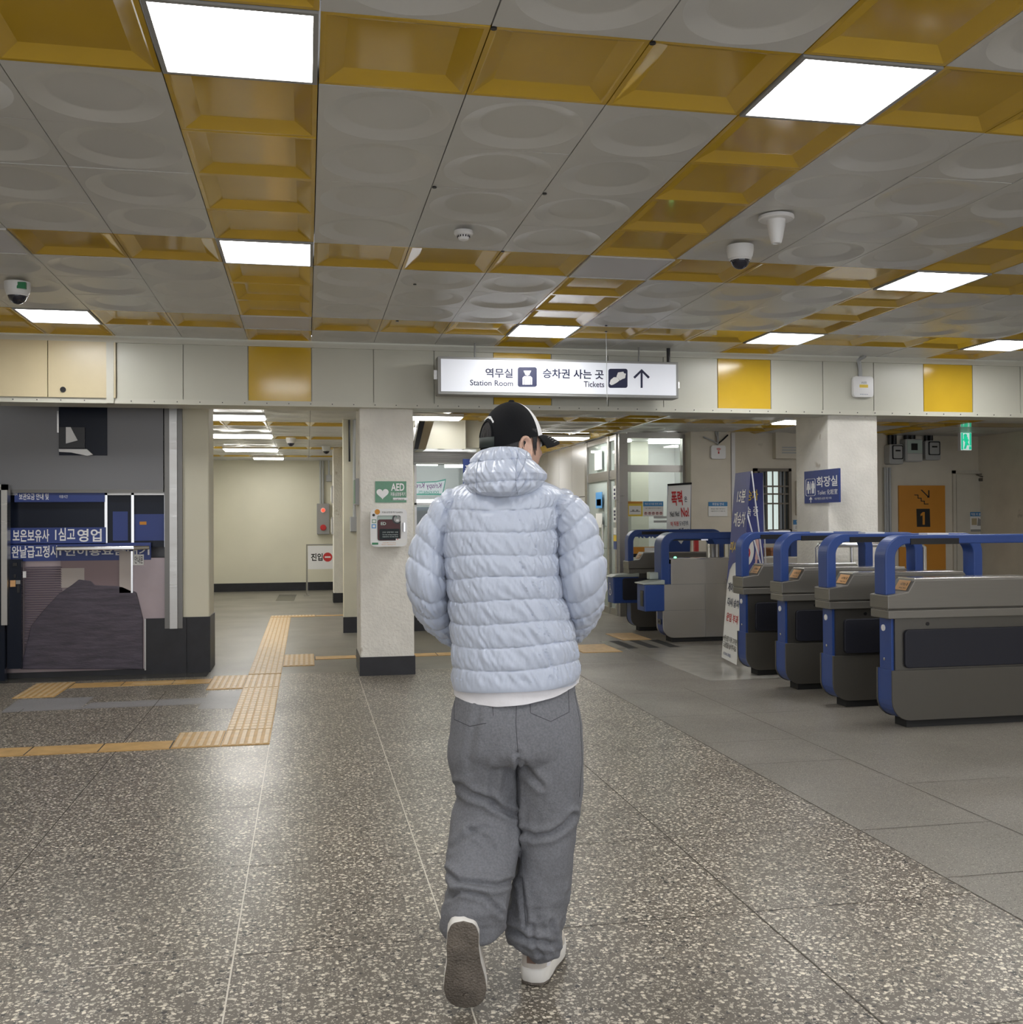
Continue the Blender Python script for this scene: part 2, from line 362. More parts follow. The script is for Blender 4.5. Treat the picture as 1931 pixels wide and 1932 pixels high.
for x, a, b, k in ((-.235, -2, 6.68, 'brass'), (.455, -2, 9.4, 'brass'), (1.55, -2, 6.2, 'grout'), (2.42, -2, 10.9, 'grout'), (-1.15, 4.2, 9, 'grout'), (3.08, 2.8, 8.2, 'grout'), (-2.1, 5, 8.4, 'grout')):
    fl(x-w_, x+w_, a, b, k, .0016)
for y, a, b, k in ((3.45, -.7, -.24, 'brass'), (3.45, -.24, 2.42, 'grout'), (4.36, -.6, -.24, 'brass'), (4.33, -.24, 2.42, 'grout'), (5.24, -1.15, 1.55, 'grout'), (6.05, -.5, -.24, 'brass'), (6.05, -.2, 2.42, 'grout'), (7.6, .45, 2.42, 'grout'), (3.62, 2.42, 3.08, 'grout'),
                   (4.25, 2.42, 3.08, 'grout'), (4.95, 3.08, 3.7, 'grout'), (5.53, 2.42, 3.08, 'grout'), (6.12, 2.42, 3.08, 'grout'), (7.0, 2.42, 3.6, 'grout'), (8.0, 2.42, 3.6, 'grout'), (9.79, -.53, 3.4, 'brass'), (9.8, 3.42, 4.4, 'grout'), (2.55, -2, 4, 'grout')):
    fl(a, b, y-w_*.8, y+w_*.8, k, .0014)
def flp(pts, k, z): mb.face([(*oz(x, y, 0.)[:2], z) for x, y in pts], k)
flp([(0, 1345), (150, 1338), (178, 1315), (35, 1320)], 'patch', .0012); flp([(150, 1338), (376, 1329), (395, 1316), (172, 1326)], 'patch', .0011); flp([(372, 1338), (448, 1337), (465, 1303), (397, 1304)], 'patch', .0013)
flp([(527, 1122), (560, 1122), (555, 1134), (520, 1134)], 'dark_stone', .0012)
# black and white stripes by the wide gate
for i in range(6):
    x0 = 3.32+i*.12; fl(x0, x0+.12, 10.85, 11.6, ('pale_stone', 'black_matte')[i % 2], .0020)
struct(mb.build('floor', recalc=False))
# tactile paving runs
def tactile(label, x0, x1, y0, y1, along, style='bar', nb=6):
    m = MB(); m.box(x0, x1, y0, y1, 0, .005, 'tactile')
    if style == 'bar' or style == 'brick':
        L, W = (y1-y0, x1-x0) if along == 'Y' else (x1-x0, y1-y0); st = .05; nB = max(1, int(round(W/st)))
        for i in range(nB):
            a = (i+.5)*W/nB; h = .013 if style == 'bar' else .017
            seg = [(0.01, L-.01)] if style == 'bar' else [(j*.1+.004, min(L, j*.1+.094)) for j in range(int(L/.1))]
            for s0, s1 in seg:
                q = (x0+a-h, x0+a+h, y0+s0, y0+s1) if along == 'Y' else (x0+s0, x0+s1, y0+a-h, y0+a+h)
                m.box(*q, .004, .0085, 'tactile_light')
    elif style == 'flat':
        for i in range(int((x1-x0)/.42)+1):
            m.box(x0+i*.42, x0+i*.42+.008, y0, y1, .004, .0056, 'grout')
        for i in range(3): m.box(x0+.5, min(x1, x0+.95), y0+.05+i*.05, y0+.07+i*.05, .004, .006, 'tactile_light')
    o = m.build('tactile_paving'); tag(o, label, 'tactile paving', 'yellow tactile paving')
    return o
tactile('ribbed yellow tactile square at the near corner of the long guide path', -.53, -.235, 6.70, 7.18, 'Y')
tactile('brick patterned stretch of yellow tactile path just beyond its near corner', -.53, -.235, 7.185, 9.0, 'Y', 'brick')
tactile('ribbed yellow tactile square of the path level with the left side branch', -.53, -.235, 9.005, 9.78, 'Y')
tactile('long yellow tactile path running away to the rear hall', -.53, -.235, 9.82, 15.7, 'Y', 'brick')
tactile('ribbed yellow tactile patch joining the thin strip at the left edge', -.83, -.535, 6.70, 7.18, 'Y')
tactile('thin plain yellow floor strip running to the left picture edge', -4.2, -.835, 6.69, 6.93, 'X', 'flat')
tactile('ribbed yellow tactile patch left of the path, level with the pillar front', -.83, -.535, 9.0, 9.78, 'Y')
tactile('ribbed yellow tactile patch standing alone before the grey kiosk', -2.32, -2.0, 8.92, 9.70, 'Y')
tactile('thin worn yellow floor strip in front of the grey kiosk', -1.995, -.835, 9.38, 9.62, 'X', 'flat')
tactile('ribbed yellow tactile patch right of the path beside the pillar', -.23, .07, 10.3, 11.2, 'Y')
tactile('thin yellow floor strip passing behind the white pillar toward the gates', .075, 2.85, 10.75, 10.98, 'X', 'flat')
tactile('ribbed yellow tactile patch before the striped mat at the gates', 2.86, 3.30, 10.6, 11.3, 'X')
tactile('ribbed yellow tactile patch at the foot of the wide steel gate', 3.62, 3.97, 11.62, 12.35, 'X')
tactile('ribbed yellow tactile patch at the far end of the guide path', -.53, .12, 15.72, 16.0, 'Y')
tactile('thin far yellow floor strip leading from the path end to the right', .125, 3., 15.78, 15.92, 'X', 'flat')
# beam across the hall
SY = 9.40; mb = MB(); mb.box(-6, 13, SY+.02, 9.72, 2.45, 3.06, 'trim')
c = -11
while gx(c) < 12.5:
    k = 'yellow_wall' if c in YC and c > -2 else ('yellow_cream' if gx(c) < -1.7 else 'soffit'); e = .03 if gx(c) < -1.7 else 0
    mb.box(gx(c)+.004, gx(c)+T-.004, SY-e, SY+.03, 2.475, 2.955, k); c += 1
mb.box(-6, 13, SY-.02, SY+.03, 2.955, 3.0, 'trim'); mb.box(-6, 13, SY-.012, SY+.32, 2.43, 2.475, 'trim')
mb.box(-1.68, -1.62, SY-.035, SY+.03, 2.43, 2.96, 'trim')
for i in range(60): x = -3+i*.19; mb.lathe([(.001, 0), (.005, 0), (.005, .006)], (x, SY-.014, 2.452), 'black', 6, (0, -1, 0))
for x in (119, ): p = oy(x, 735, SY-.034); mb.lathe([(.001, 0), (.024, 0), (.024, .006), (.001, .006)], p, 'black', 16, (0, -1, 0))
struct(mb.build('wall_front'))
# rear hall on the left
mb = MB(); mb.box(-2.2, 1.4, 22, 22.2, 0, 2.76, 'cream_wall'); struct(mb.build('wall_back'))
mb = MB(); mb.box(-2.2, 1.4, 21.97, 22, 0, .17, 'black_base'); struct(mb.build('baseboard_back'))
mb = MB(); mb.box(-2.25, -2.1, 10.6, 22, 0, 2.76, 'cream_wall'); struct(mb.build('wall_left'))
# middle wall with the shop front
mb = MB(); Yw = 13.3
mb.box(.46, 1.36, Yw, Yw+.3, 0, 2.76, 'cream_wall'); mb.box(1.36, 2.35, Yw, Yw+.3, 0, 1.02, 'cream_wall'); mb.box(2.22, 2.35, Yw, Yw+.3, 1.02, 2.76, 'cream_wall'); mb.box(1.36, 2.22, Yw, Yw+.3, 2.36, 2.76, 'cream_wall')
mb.box(2.3, 2.4, Yw+.3, 20, 0, 2.76, 'cream_wall')
struct(mb.build('wall_center'))
mb = MB(); mb.box(.45, 2.36, Yw-.02, Yw, 0, .2, 'black_base'); struct(mb.build('baseboard_center'))
mb = MB(); mb.box(2.3, 4.6, 20, 20.15, 0, 2.76, 'grey_wall'); struct(mb.build('wall_corridor_end'))
# rear right walls
mb = MB(); mb.box(6.15, 10.6, 14.6, 14.8, 0, 2.76, 'grey_wall'); struct(mb.build('wall_rear'))
mb = MB(); mb.box(8.85, 9, -4, 9.4, 0, 3.06, 'grey_wall'); struct(mb.build('wall_unseen_right'))  # unseen wall added to block ambient light and darken the gate reflections
mb = MB(); mb.box(-5.1, -4.9, -4, 10.6, 0, 3.06, 'grey_wall'); struct(mb.build('wall_unseen_left'))  # unseen wall added to keep ambient light out on the left
mb = MB(); mb.box(10.42, 10.6, 9.72, 14.6, 0, 2.76, 'grey_wall'); struct(mb.build('wall_right'))
# pillars
def pillar(x0, x1, y0, y1, top, label, skirt=.17, k='plaster'):
    t = thing('pillar', label, 'pillar', ((x0+x1)/2, (y0+y1)/2, 0)); m = MB()
    m.box(x0, x1, y0, y1, 0, top, k); m.build('shaft', t, bevel=.012)
    if skirt: m = MB(); m.box(x0-.008, x1+.008, y0-.008, y1+.008, 0, skirt, 'black_base'); m.build('plinth', t)
    return t
pillar(.475, .965, 9.5, 10.15, RZ+.02, 'white plastered pillar with black plinth carrying the defibrillator box')
pillar(5.08, 5.62, 9.46, 10.15, RZ+.02, 'white plastered pillar carrying the navy toilet sign, behind the gates')
pillar(.46, .95, 18.4, 18.9, RZ+.02, 'far white pillar beside the no entry sign, seen edge on')
pillar(-1.16, -.9, 10.1, 10.6, RZ+.02, 'narrow cream pillar with tall black plinth right of the grey kiosk', .52, 'cream_wall')
pillar(5.52, 6.15, 14.35, 14.8, RZ+.02, 'grey stained pillar between the glass office and the barred window, wireless box on it', .17, 'grey_wall')
# ================================================================== CEILING AND BEAM FIXTURES
def station_sign():
    Y = 9.10; a, b = oy(826, 672, Y), oy(1281, 752, Y)
    t = thing('hanging_sign', 'long white backlit hanging sign for station room and tickets below the beam', 'sign', ((a.x+b.x)/2, Y+.08, b.z))
    m = MB(); m.box(a.x, b.x, Y, Y+.16, b.z, a.z, K['grey_paint']); m.build('case', t, bevel=.006)
    K['sign_face'] = mat('backlit_sign_face', (.8, .82, .86), .25, emit=(.80, .85, 1), es=.095)
    p, q = oy(832, 677, Y), oy(1276, 746.5, Y); m = MB(); m.box(p.x, q.x, Y-.006, Y+.01, q.z, p.z, 'sign_face'); m.build('face', t)
    m = Multi(); W = lambda s, x0, y0, x1, y1, b=.012: put(m, s, oy(x0, y0, Y), oy(x1, y1, Y), 'ink', b, off=.008)
    W('역무실', 916, 694.5, 967.5, 713.5, .022); W('Station Room', 887, 716.5, 968, 729, .009); W('승차권 사는 곳', 1024, 695.5, 1139, 716, .022); W('Tickets', 1101.5, 719.5, 1140, 731, .009)
    m.build('lettering', t)
    sc = (oy(1000, 700, Y)-oy(999, 700, Y)).length
    def L(x, y): v = oy(x, y, Y); return (v.x, v.z)
    def shp(mm, pts, k, d=.009): mm.prism([L(*p) for p in pts], fY(Y), -d, -.005, k)
    m = MB(); r = 4
    def rr(x0, y0, x1, y1, r): return [(x, y) for x, y in rrect(x0, x1, y0, y1, r)]
    shp(m, rr(977, 693, 1013, 730, 4), 'ink', .008)
    shp(m, [(988, 699.5), (1002, 699.5), (1001, 703), (989, 703)], 'white_ink', .011)
    shp(m, [(990, 703.6), (1000, 703.6), (999, 707.5), (995, 709), (991, 707.5)], 'white_ink', .011)
    shp(m, [(989, 710), (1001, 710), (1004, 713), (1004, 726), (1001.5, 726), (1001.5, 714.5), (1000.6, 714.5), (1000.6, 726), (989.4, 726), (989.4, 714.5), (988.5, 714.5), (988.5, 726), (986, 726), (986, 713)], 'white_ink', .011)
    m.build('pictogram', t)
    m = MB(); shp(m, rr(1148, 696, 1184, 732, 4), 'ink', .008)
    shp(m, [(1166, 703), (1176, 701.5), (1180, 712), (1170, 718), (1163, 711)], 'white_ink', .011); shp(m, [(1172, 702.5), (1181, 705.5), (1179, 714), (1172, 716)], 'white_ink', .010)
    shp(m, [(1150, 724), (1152, 717), (1158, 712), (1164, 712), (1169, 718), (1164, 722), (1157, 726), (1153, 727)], 'white_ink', .0105)
    m.build('pictogram', t)
    m = MB(); shp(m, [(1208.8, 732), (1208.8, 703.5), (1198, 714.5), (1195, 711.5), (1210.6, 696.5), (1226, 711.5), (1223, 714.5), (1212.4, 703.5), (1212.4, 732)], 'ink', .009); m.build('arrow', t)
    for x, r_ in ((a.x+.35, .008), (b.x-.35, .008), (b.x-.06, .018)): m = MB(); m.tube([(x, Y+.1, a.z-.01), (x, Y+.1, CZ)], r_, 'grey_paint' if r_ < .01 else 'black'); m.build('hanger', t)
    m = MB(); m.box(a.x-.03, a.x, Y+.03, Y+.06, a.z-.20, a.z-.12, 'steel_bright'); m.build('latch', t); m = MB(); m.box(b.x, b.x+.02, Y+.03, Y+.06, b.z+.10, b.z+.16, 'steel_bright'); m.build('latch', t)
station_sign()
o = MB(); p = oz(1144, 626, CZ); o.tube([(p.x, p.y, CZ), (p.x+.004, p.y, CZ-.25), (p.x, p.y, CZ-.4), (p.x+.008, p.y, CZ-.62)], .0025, 'grey_plastic', 6)
tag(o.build('hanging_wire', smooth=True), 'thin loose wire hanging from a ceiling hole in front of the station sign', 'wire')
def dome(x, y, label, s=1., z=CZ, patch=False):
    c = oz(x, y, z); t = thing('dome_camera', label, 'security camera', (c.x, c.y, z), None)
    m = MB(); m.lathe([(.001, 0), (.078*s, 0), (.078*s, -.03*s), (.072*s, -.062*s), (.064*s, -.078*s), (.001, -.078*s)], c, 'white', 32)
    if patch: m.box(c.x+.015, c.x+.07, c.y-.079, c.y-.05, z-.055, z-.012, 'green')
    m.build('housing', t, smooth=True)
    m = MB(); m.lathe([(.058*s, -.07*s)]+[(.058*s*math.cos(a), -.076*s-.062*s*math.sin(a)) for a in (i*math.pi/16 for i in range(9))], c, 'dome_glass', 28); m.build('dome', t, smooth=True)
    m = MB(); m.lathe([(.063*s, -.07*s), (.066*s, -.08*s), (.060*s, -.088*s), (.057*s, -.08*s)], c, 'white', 28); m.build('ring', t, smooth=True)
    return t
K['dome_glass'] = mat('dark_dome', (.012, .014, .03), .06, spec=.8)
dome(1397, 464, 'white dome camera beside the white funnel detector, among grey tiles')
dome(33, 533, 'white dome camera with green patch at the left picture edge', 1.05, patch=True)
dome(549, 826, 'white dome camera on the rear left ceiling, nearer of two', .95, RZ); dome(616, 842, 'white dome camera on the rear left ceiling close to the far pillar', .95, RZ)
def smoke():
    c = oz(875, 437, CZ); t = thing('smoke_detector', 'small round white smoke detector alone on a grey ceiling tile', 'smoke detector', (c.x, c.y, CZ))
    m = MB(); m.lathe([(.001, .003), (.052, .003), (.054, -.012), (.046, -.022), (.001, -.022)], c, 'white', 32); m.build('base', t, smooth=True)
    m = MB(); m.lathe([(.034, -.02), (.032, -.034), (.026, -.046), (.012, -.052), (.001, -.052)], c, 'white', 28); m.build('cap', t, smooth=True)
    m = MB()
    for i in range(14): a = i*2*math.pi/14; x, y = c.x+.0335*math.cos(a), c.y+.0335*math.sin(a); m.box(x-.003, x+.003, y-.003, y+.003, CZ-.034, CZ-.024, 'black')
    m.build('vent', t)
smoke()
def funnel():
    c = oz(1465, 409, CZ); t = thing('flame_detector', 'white funnel shaped ceiling detector on a round plate above the dome camera', 'detector', (c.x, c.y, CZ))
    m = MB(); m.lathe([(.001, .002), (.092, .002), (.094, -.012), (.088, -.018), (.001, -.02)], c, 'white', 40); m.build('plate', t, smooth=True)
    m = MB(); m.lathe([(.050, -.016), (.048, -.045), (.034, -.115), (.026, -.142), (.020, -.144), (.016, -.12), (.001, -.11)], c, 'white', 32); m.build('cone', t, smooth=True)
funnel()
def wifi(a, b, Y, label, cond, th=.045, logo='red'):
    t = thing('wireless_box', label, 'wireless router', ((a.x+b.x)/2, Y, b.z)); m = MB()
    m.prism(rrect(a.x, b.x, b.z, a.z, .03), fY(Y), -th, 0, 'white'); m.build('case', t, bevel=.006)
    cx, cz = (a.x+b.x)/2, (a.z*.55+b.z*.45); f = fY(Y-th)
    m = MB()
    for r in (.02, .035, .05):
        A = [(cx+r*math.cos(q), cz+r*math.sin(q)) for q in (math.pi/4+i*math.pi/16 for i in range(9))]; B = [(cx+(r-.008)*math.cos(q), cz+(r-.008)*math.sin(q)) for q in (math.pi/4+i*math.pi/16 for i in range(9))]
        m.bandprism(A, B, f, -.003, 0, logo)
    m.box(cx-.01, cx+.01, Y-th-.003, Y-th, cz-.035, cz-.0, logo); m.build('emblem', t)
    m = MB(); m.tube(cond, .016 if th > .05 else .012, 'grey_plastic', 10); m.build('conduit', t, smooth=True)
    return t
def ap():
    Y = 9.40; a, b = oy(1611, 709, Y-.05), oy(1650, 750, Y-.05); t = thing('wireless_box', 'white rounded access point on the ivory beam with grey conduit above', 'wireless router', ((a.x+b.x)/2, Y, b.z))
    m = MB(); m.prism(rrect(a.x, b.x, b.z, a.z, .035), fY(Y), -.05, 0, 'white'); m.build('case', t, bevel=.01, smooth=True)
    m = MB(); f = fY(Y-.05); cx = (a.x+b.x)/2; m.prism(rrect(cx-.045, cx+.045, a.z-.115, a.z-.085, .004), f, -.002, 0, 'yellow_ink'); put(m, 'WIFI', (cx-.03, Y-.05, a.z-.055), (cx+.03, Y-.05, a.z-.08), 'grey_plastic', .01)
    for i in range(5): m.box(cx-.04+i*.018, cx-.03+i*.018, Y-.052, Y-.05, b.z+.028, b.z+.032, 'blue')
    m.build('sticker', t)
    p = oy(1620, 680, Y-.02); m = MB(); m.tube([(cx-.02, Y-.02, a.z-.01), (cx-.022, Y-.022, a.z+.07), (p.x+.0, Y-.03, a.z+.16), (p.x+.01, Y-.06, 2.99), (p.x+.03, Y-.1, CZ)], .02, 'grey_plastic', 12); m.build('conduit', t, smooth=True)
ap()
# rear lamps
def rlamp(label, x0, x1, y0, y1, k='lamp_rear', shape='ceiling light'):
    t = thing('ceiling_light', label, 'ceiling light', ((x0+x1)/2, (y0+y1)/2, RZ), 'rear hall ceiling lights'); m = MB()
    m.box(x0-.02, x1+.02, y0-.02, y1+.02, RZ-.03, RZ+.01, 'white'); m.build('tray', t); m = MB(); m.box(x0, x1, y0, y1, RZ-.045, RZ-.03, k); m.build('diffuser', t)
for i, (y, l) in enumerate(((12.6, 'nearest'), (15.3, 'second'), (18.2, 'third'))): rlamp(f'{l} long light strip on the rear left ceiling', -1.38, -.5, y, y+.5)
rlamp('short farthest light strip on the rear left ceiling', -1.0, -.45, 20.6, 21.0)
rlamp('light strip on the rear ceiling right of the white pillar', 1.22, 1.86, 12.45, 12.75); rlamp('light strip on the rear ceiling just right of the black cap', 3.4, 4.22, 15.2, 15.6)
rlamp('small light strip on the rear ceiling left of the toilet sign pillar', 6.02, 6.42, 12.3, 12.7); rlamp('far corridor light strip near the steel wall', 3.3, 4.0, 18, 18.4)
# ================================================================== PILLAR WITH DEFIBRILLATOR
def aed():
    Y = 9.5; a, b = oy(708, 908, Y), oy(767, 948, Y); t = thing('defibrillator_sign', 'green crinkled sign with white heart above the defibrillator box', 'sign', ((a.x+b.x)/2, Y, b.z))
    m = MB(); m.box(a.x, b.x, Y-.006, Y, b.z, a.z, 'green_film'); m.build('board', t)
    m = Multi(); put(m, 'AED', oy(738, 912, Y), oy(763, 926, Y), 'white_ink', .02, off=.008); put(m, '자동심장충격기', oy(737, 929, Y), oy(765, 936, Y), 'white_ink', .01, off=.008); m.build('lettering', t)
    m = MB(); f = lambda p, q: (lambda v: (v.x, v.z))(oy(p, q, Y)); H = []
    for i in range(40):
        q = 2*math.pi*i/40; H.append(f(722+11.5*(math.sin(q)**3), 931-11*(13*math.cos(q)-5*math.cos(2*q)-2*math.cos(3*q)-math.cos(4*q))/16))
    m.prism(H, fY(Y), -.008, -.005, 'white_ink'); m.box(*(f(737, 0)[0], f(765, 0)[0]), Y-.008, Y-.005, f(0, 945)[1], f(0, 940)[1], 'white_ink'); m.build('heart', t)
    m = MB(); put(m, '119 심폐소생술', oy(739, 941, Y), oy(763, 944, Y), 'ink_black', .005, off=.009); m.build('lettering', t)
    Y = 9.34; a, b = oy(699, 960, Y), oy(768.5, 1031, Y); t = thing('defibrillator_box', 'white wall cabinet with red defibrillator case inside, below the green sign', 'defibrillator', ((a.x+b.x)/2, 9.42, b.z))
    F = fY(Y); w, h = b.x-a.x, a.z-b.z; X = lambda u: a.x+u*w; Zz = lambda v: a.z-v*h
    m = MB(); m.prism(rrect(a.x+.01, b.x-.01, b.z+.01, a.z-.01, .035), F, .03, 9.5-Y, 'white'); m.build('case', t, bevel=.008, smooth=True)
    m = MB(); fr = rrect(X(0), X(1), Zz(1), Zz(0), .045, 6); inn = rrect(X(.18), X(.83), Zz(.85), Zz(.175), .018, 6)
    m.bandprism(fr+fr[:1], inn+inn[:1], F, 0, .032, 'white'); d = m.build('door', t)
    m = MB(); m.box(X(.17), X(.84), Y+.02, Y+.024, Zz(.86), Zz(.17), 'thin_glass'); m.build('window', d)
    m = MB(); m.box(X(.885), X(.945), Y-.012, Y, Zz(.61), Zz(.37), 'steel_bright'); m.box(X(.885), X(.90), Y-.014, Y, Zz(.61), Zz(.37), 'black'); m.build('handle', d)
    m = MB(); m.box(X(.18), X(.83), Y+.034, Y+.05, Zz(.85), Zz(.17), 'black'); m.build('liner', t)
    m = MB(); m.prism(rrect(X(.2), X(.82), Zz(.84), Zz(.28), .02), F, .026, .036, 'maroon'); m.build('red_case', t)
    m = MB(); m.prism(rrect(X(.25), X(.8), Zz(.82), Zz(.53), .012), F, .024, .03, 'navy_pad'); m.build('case_pocket', t)
    m = Multi(); put(m, 'ED', (X(.29), Y, Zz(.35)), (X(.43), Y, Zz(.43)), 'white_ink', .02, off=-.0255)
    for s, u, v in (('긴급 상황에만 사용', .6, .62), ('Use only during emergency', .6, .685), ('의료진의 지시에 따라', .6, .74)): put(m, s, (X(.33), Y, Zz(v-.018)), (X(.76), Y, Zz(v+.018)), 'white_ink', .005, off=-.0235)
    put(m, '자동심장충격기(AED)', (X(.31), Y, Zz(.07)), (X(.88), Y, Zz(.125)), 'ink_black', .005, off=.001)
    put(m, '긴급상황 시 누구나', (X(.33), Y, Zz(.88)), (X(.69), Y, Zz(.91)), 'orange', .003, off=.001); put(m, '꺼내서 사용하십시오', (X(.30), Y, Zz(.93)), (X(.69), Y, Zz(.96)), 'orange', .003, off=.001); m.build('lettering', t)
    m = MB(); m.prism(disc(X(.74), Zz(.27), .045), F, .018, .03, 'black'); m.build('dial', t)
    m = MB(); m.prism(disc(X(.74), Zz(.27), .032), F, .015, .02, 'grey_plastic'); m.box(X(.71), X(.78), Y+.013, Y+.016, Zz(.33), Zz(.28), 'white'); m.box(X(.70), X(.72), Y+.013, Y+.016, Zz(.23), Zz(.19), 'green'); m.build('gauge', t)
    m = Multi(); m.prism(disc(X(.19), Zz(.08), .024), F, -.002, 0, 'orange'); m.prism(disc(X(.09), Zz(.165), .012), F, -.002, 0, 'ink_black')
    m.box(X(.045), X(.155), Y-.002, Y, Zz(.375), Zz(.28), 'green'); m.box(X(.06), X(.14), Y-.003, Y, Zz(.36), Zz(.295), 'white_paper'); m.box(X(.035), X(.155), Y-.002, Y, Zz(.515), Zz(.405), K['sky']); m.box(X(.06), X(.13), Y-.003, Y, Zz(.49), Zz(.43), 'white_paper')
    m.box(X(.04), X(.21), Y-.002, Y, Zz(.945), Zz(.89), 'green'); m.box(X(.69), X(.97), Y-.0015, Y, Zz(.92), Zz(.79), 'white_paper'); m.box(X(.72), X(.76), Y-.002, Y, Zz(.815), Zz(.795), 'red'); m.build('sticker', t)
K['green_film'] = mat('green_film', (.03, .20, .08), .22, bump=.5, bscale=30, coat=.6); K['sky'] = mat('sky_blue_ink', (.08, .30, .62), .5)
aed()
m = MB(); a = ox(683, 912, .475); b = ox(688, 952, .475); m.box(.44, .475, 9.62, 9.95, 1.56, 1.80, 'grey_plastic'); m.box(.436, .44, 9.63, 9.94, 1.57, 1.79, 'green'); tag(m.build('side_sign'), 'thin green sign on the left face of the defibrillator pillar, seen edge on', 'sign')
# conduit and box on the middle wall beside the pillar
t = thing('junction_box', 'grey electrical box with pipe on the wall strip left of the defibrillator pillar', 'electrical box', (.66, 13.28, 1.1)); m = MB(); a, b = oy(661, 975, 13.2), oy(676, 1003, 13.2); m.box(a.x, b.x+.1, 13.18, 13.3, b.z, a.z, 'grey_plastic'); m.build('case', t, bevel=.006); m = MB(); p = oy(669, 900, 13.25); m.tube([(p.x, 13.26, a.z-.01), (p.x, 13.26, RZ)], .02, 'grey_plastic'); m.tube([(p.x-.06, 13.27, a.z+.7), (p.x-.06, 13.27, RZ)], .012, 'black'); m.build('conduit', t, smooth=True)
# ================================================================== REAR LEFT HALL
def alarm():
    Y = 21.8; a, b = oy(598, 950, Y), oy(622, 1008, Y); t = thing('fire_alarm_panel', 'grey fire alarm panel with glowing red lamp on the far cream wall', 'fire alarm', ((a.x+b.x)/2, 21.95, b.z))
    m = MB(); m.box(a.x, b.x, Y, 22, b.z, a.z, 'grey_paint'); m.build('case', t, bevel=.01)
    cx = (a.x+b.x)/2; K['red_lamp'] = mat('red_lamp', (.6, .02, .02), .3, emit=(1, .08, .04), es=.7)
    m = MB(); m.lathe([(.036, 0), (.036, .03), (.024, .045), (.001, .05)], (cx, Y, a.z-.14), 'red_lamp', 20, (0, -1, 0)); m.build('lamp', t, smooth=True)
    m = MB(); m.lathe([(.05, 0), (.052, .012), (.04, .012)], (cx, Y, a.z-.14), 'white', 20, (0, -1, 0)); m.build('lamp_ring', t, smooth=True)
    m = MB(); m.lathe([(.062, 0), (.062, .02), (.05, .03), (.001, .03)], (cx, Y, b.z+.14), 'red', 24, (0, -1, 0)); m.build('push_plate', t, smooth=True)
    m = MB()
    for d in (-.05, .0): m.tube([(cx+d, 21.93, a.z-.01), (cx+d, 21.93, RZ)], .02, 'grey_plastic')
    m.build('conduit', t, smooth=True)
    p, q = oy(616, 896, Y), oy(626, 908, Y); t = thing('junction_box', 'small pale junction box with a pipe high on the far cream wall', 'electrical box', ((p.x+q.x)/2, 21.9, q.z)); m = MB(); m.box(p.x, q.x, Y, 22, q.z, p.z, 'grey_plastic'); m.build('case', t); m = MB(); m.tube([((p.x+q.x)/2, 21.9, p.z), ((p.x+q.x)/2, 21.9, RZ)], .02, 'grey_plastic'); m.build('conduit', t, smooth=True)
alarm()
def noentry():
    Y = 20.3; t = thing('no_entry_sign', 'white no entry sign board on a thin metal frame, half hidden behind a pillar', 'sign', (.3, Y, 0))
    x0 = oy(579, 1028, Y).x; z1 = oy(579, 1028, Y).z; z0 = oy(579, 1074, Y).z; m = MB()
    m.tube([(x0, Y, 0), (x0, Y, z1), (x0+1.1, Y, z1), (x0+1.1, Y, 0)], .018, 'steel'); m.lathe([(.06, 0), (.06, .012), (.02, .02)], (x0, Y, 0), 'steel', 16); m.lathe([(.06, 0), (.06, .012), (.02, .02)], (x0+1.1, Y, 0), 'steel', 16); m.build('frame', t, smooth=True)
    m = MB(); m.box(x0+.02, x0+1.08, Y-.012, Y+.012, z0, z1-.02, 'white'); m.build('board', t)
    m = Multi(); put(m, '진입', oy(587, 1044, Y), oy(609, 1058, Y), 'ink_black', .03, off=.014); put(m, '금지', oy(629, 1044, Y), oy(651, 1058, Y), 'ink_black', .03, off=.014); m.build('lettering', t)
    c = oy(618.5, 1051, Y); m = MB(); m.prism(disc(c.x, c.z, .088), fY(Y), -.016, -.012, 'red'); m.box(c.x-.055, c.x+.055, Y-.018, Y-.012, c.z-.013, c.z+.013, 'white_ink'); m.build('symbol', t)
noentry()
for i, (z0, z1) in enumerate(((1.75, 2.05), (1.2, 1.5))):
    m = MB(); m.box(.43, .46, 18.45, 18.8, z0, z1, 'steel'); m.box(.425, .431, 18.48, 18.77, z0+.03, z1-.03, 'sky_pale'if 0 else 'white_paper'); tag(m.build('framed_notice'), ('upper', 'lower')[i]+' framed notice on the left side of the far pillar', 'notice')
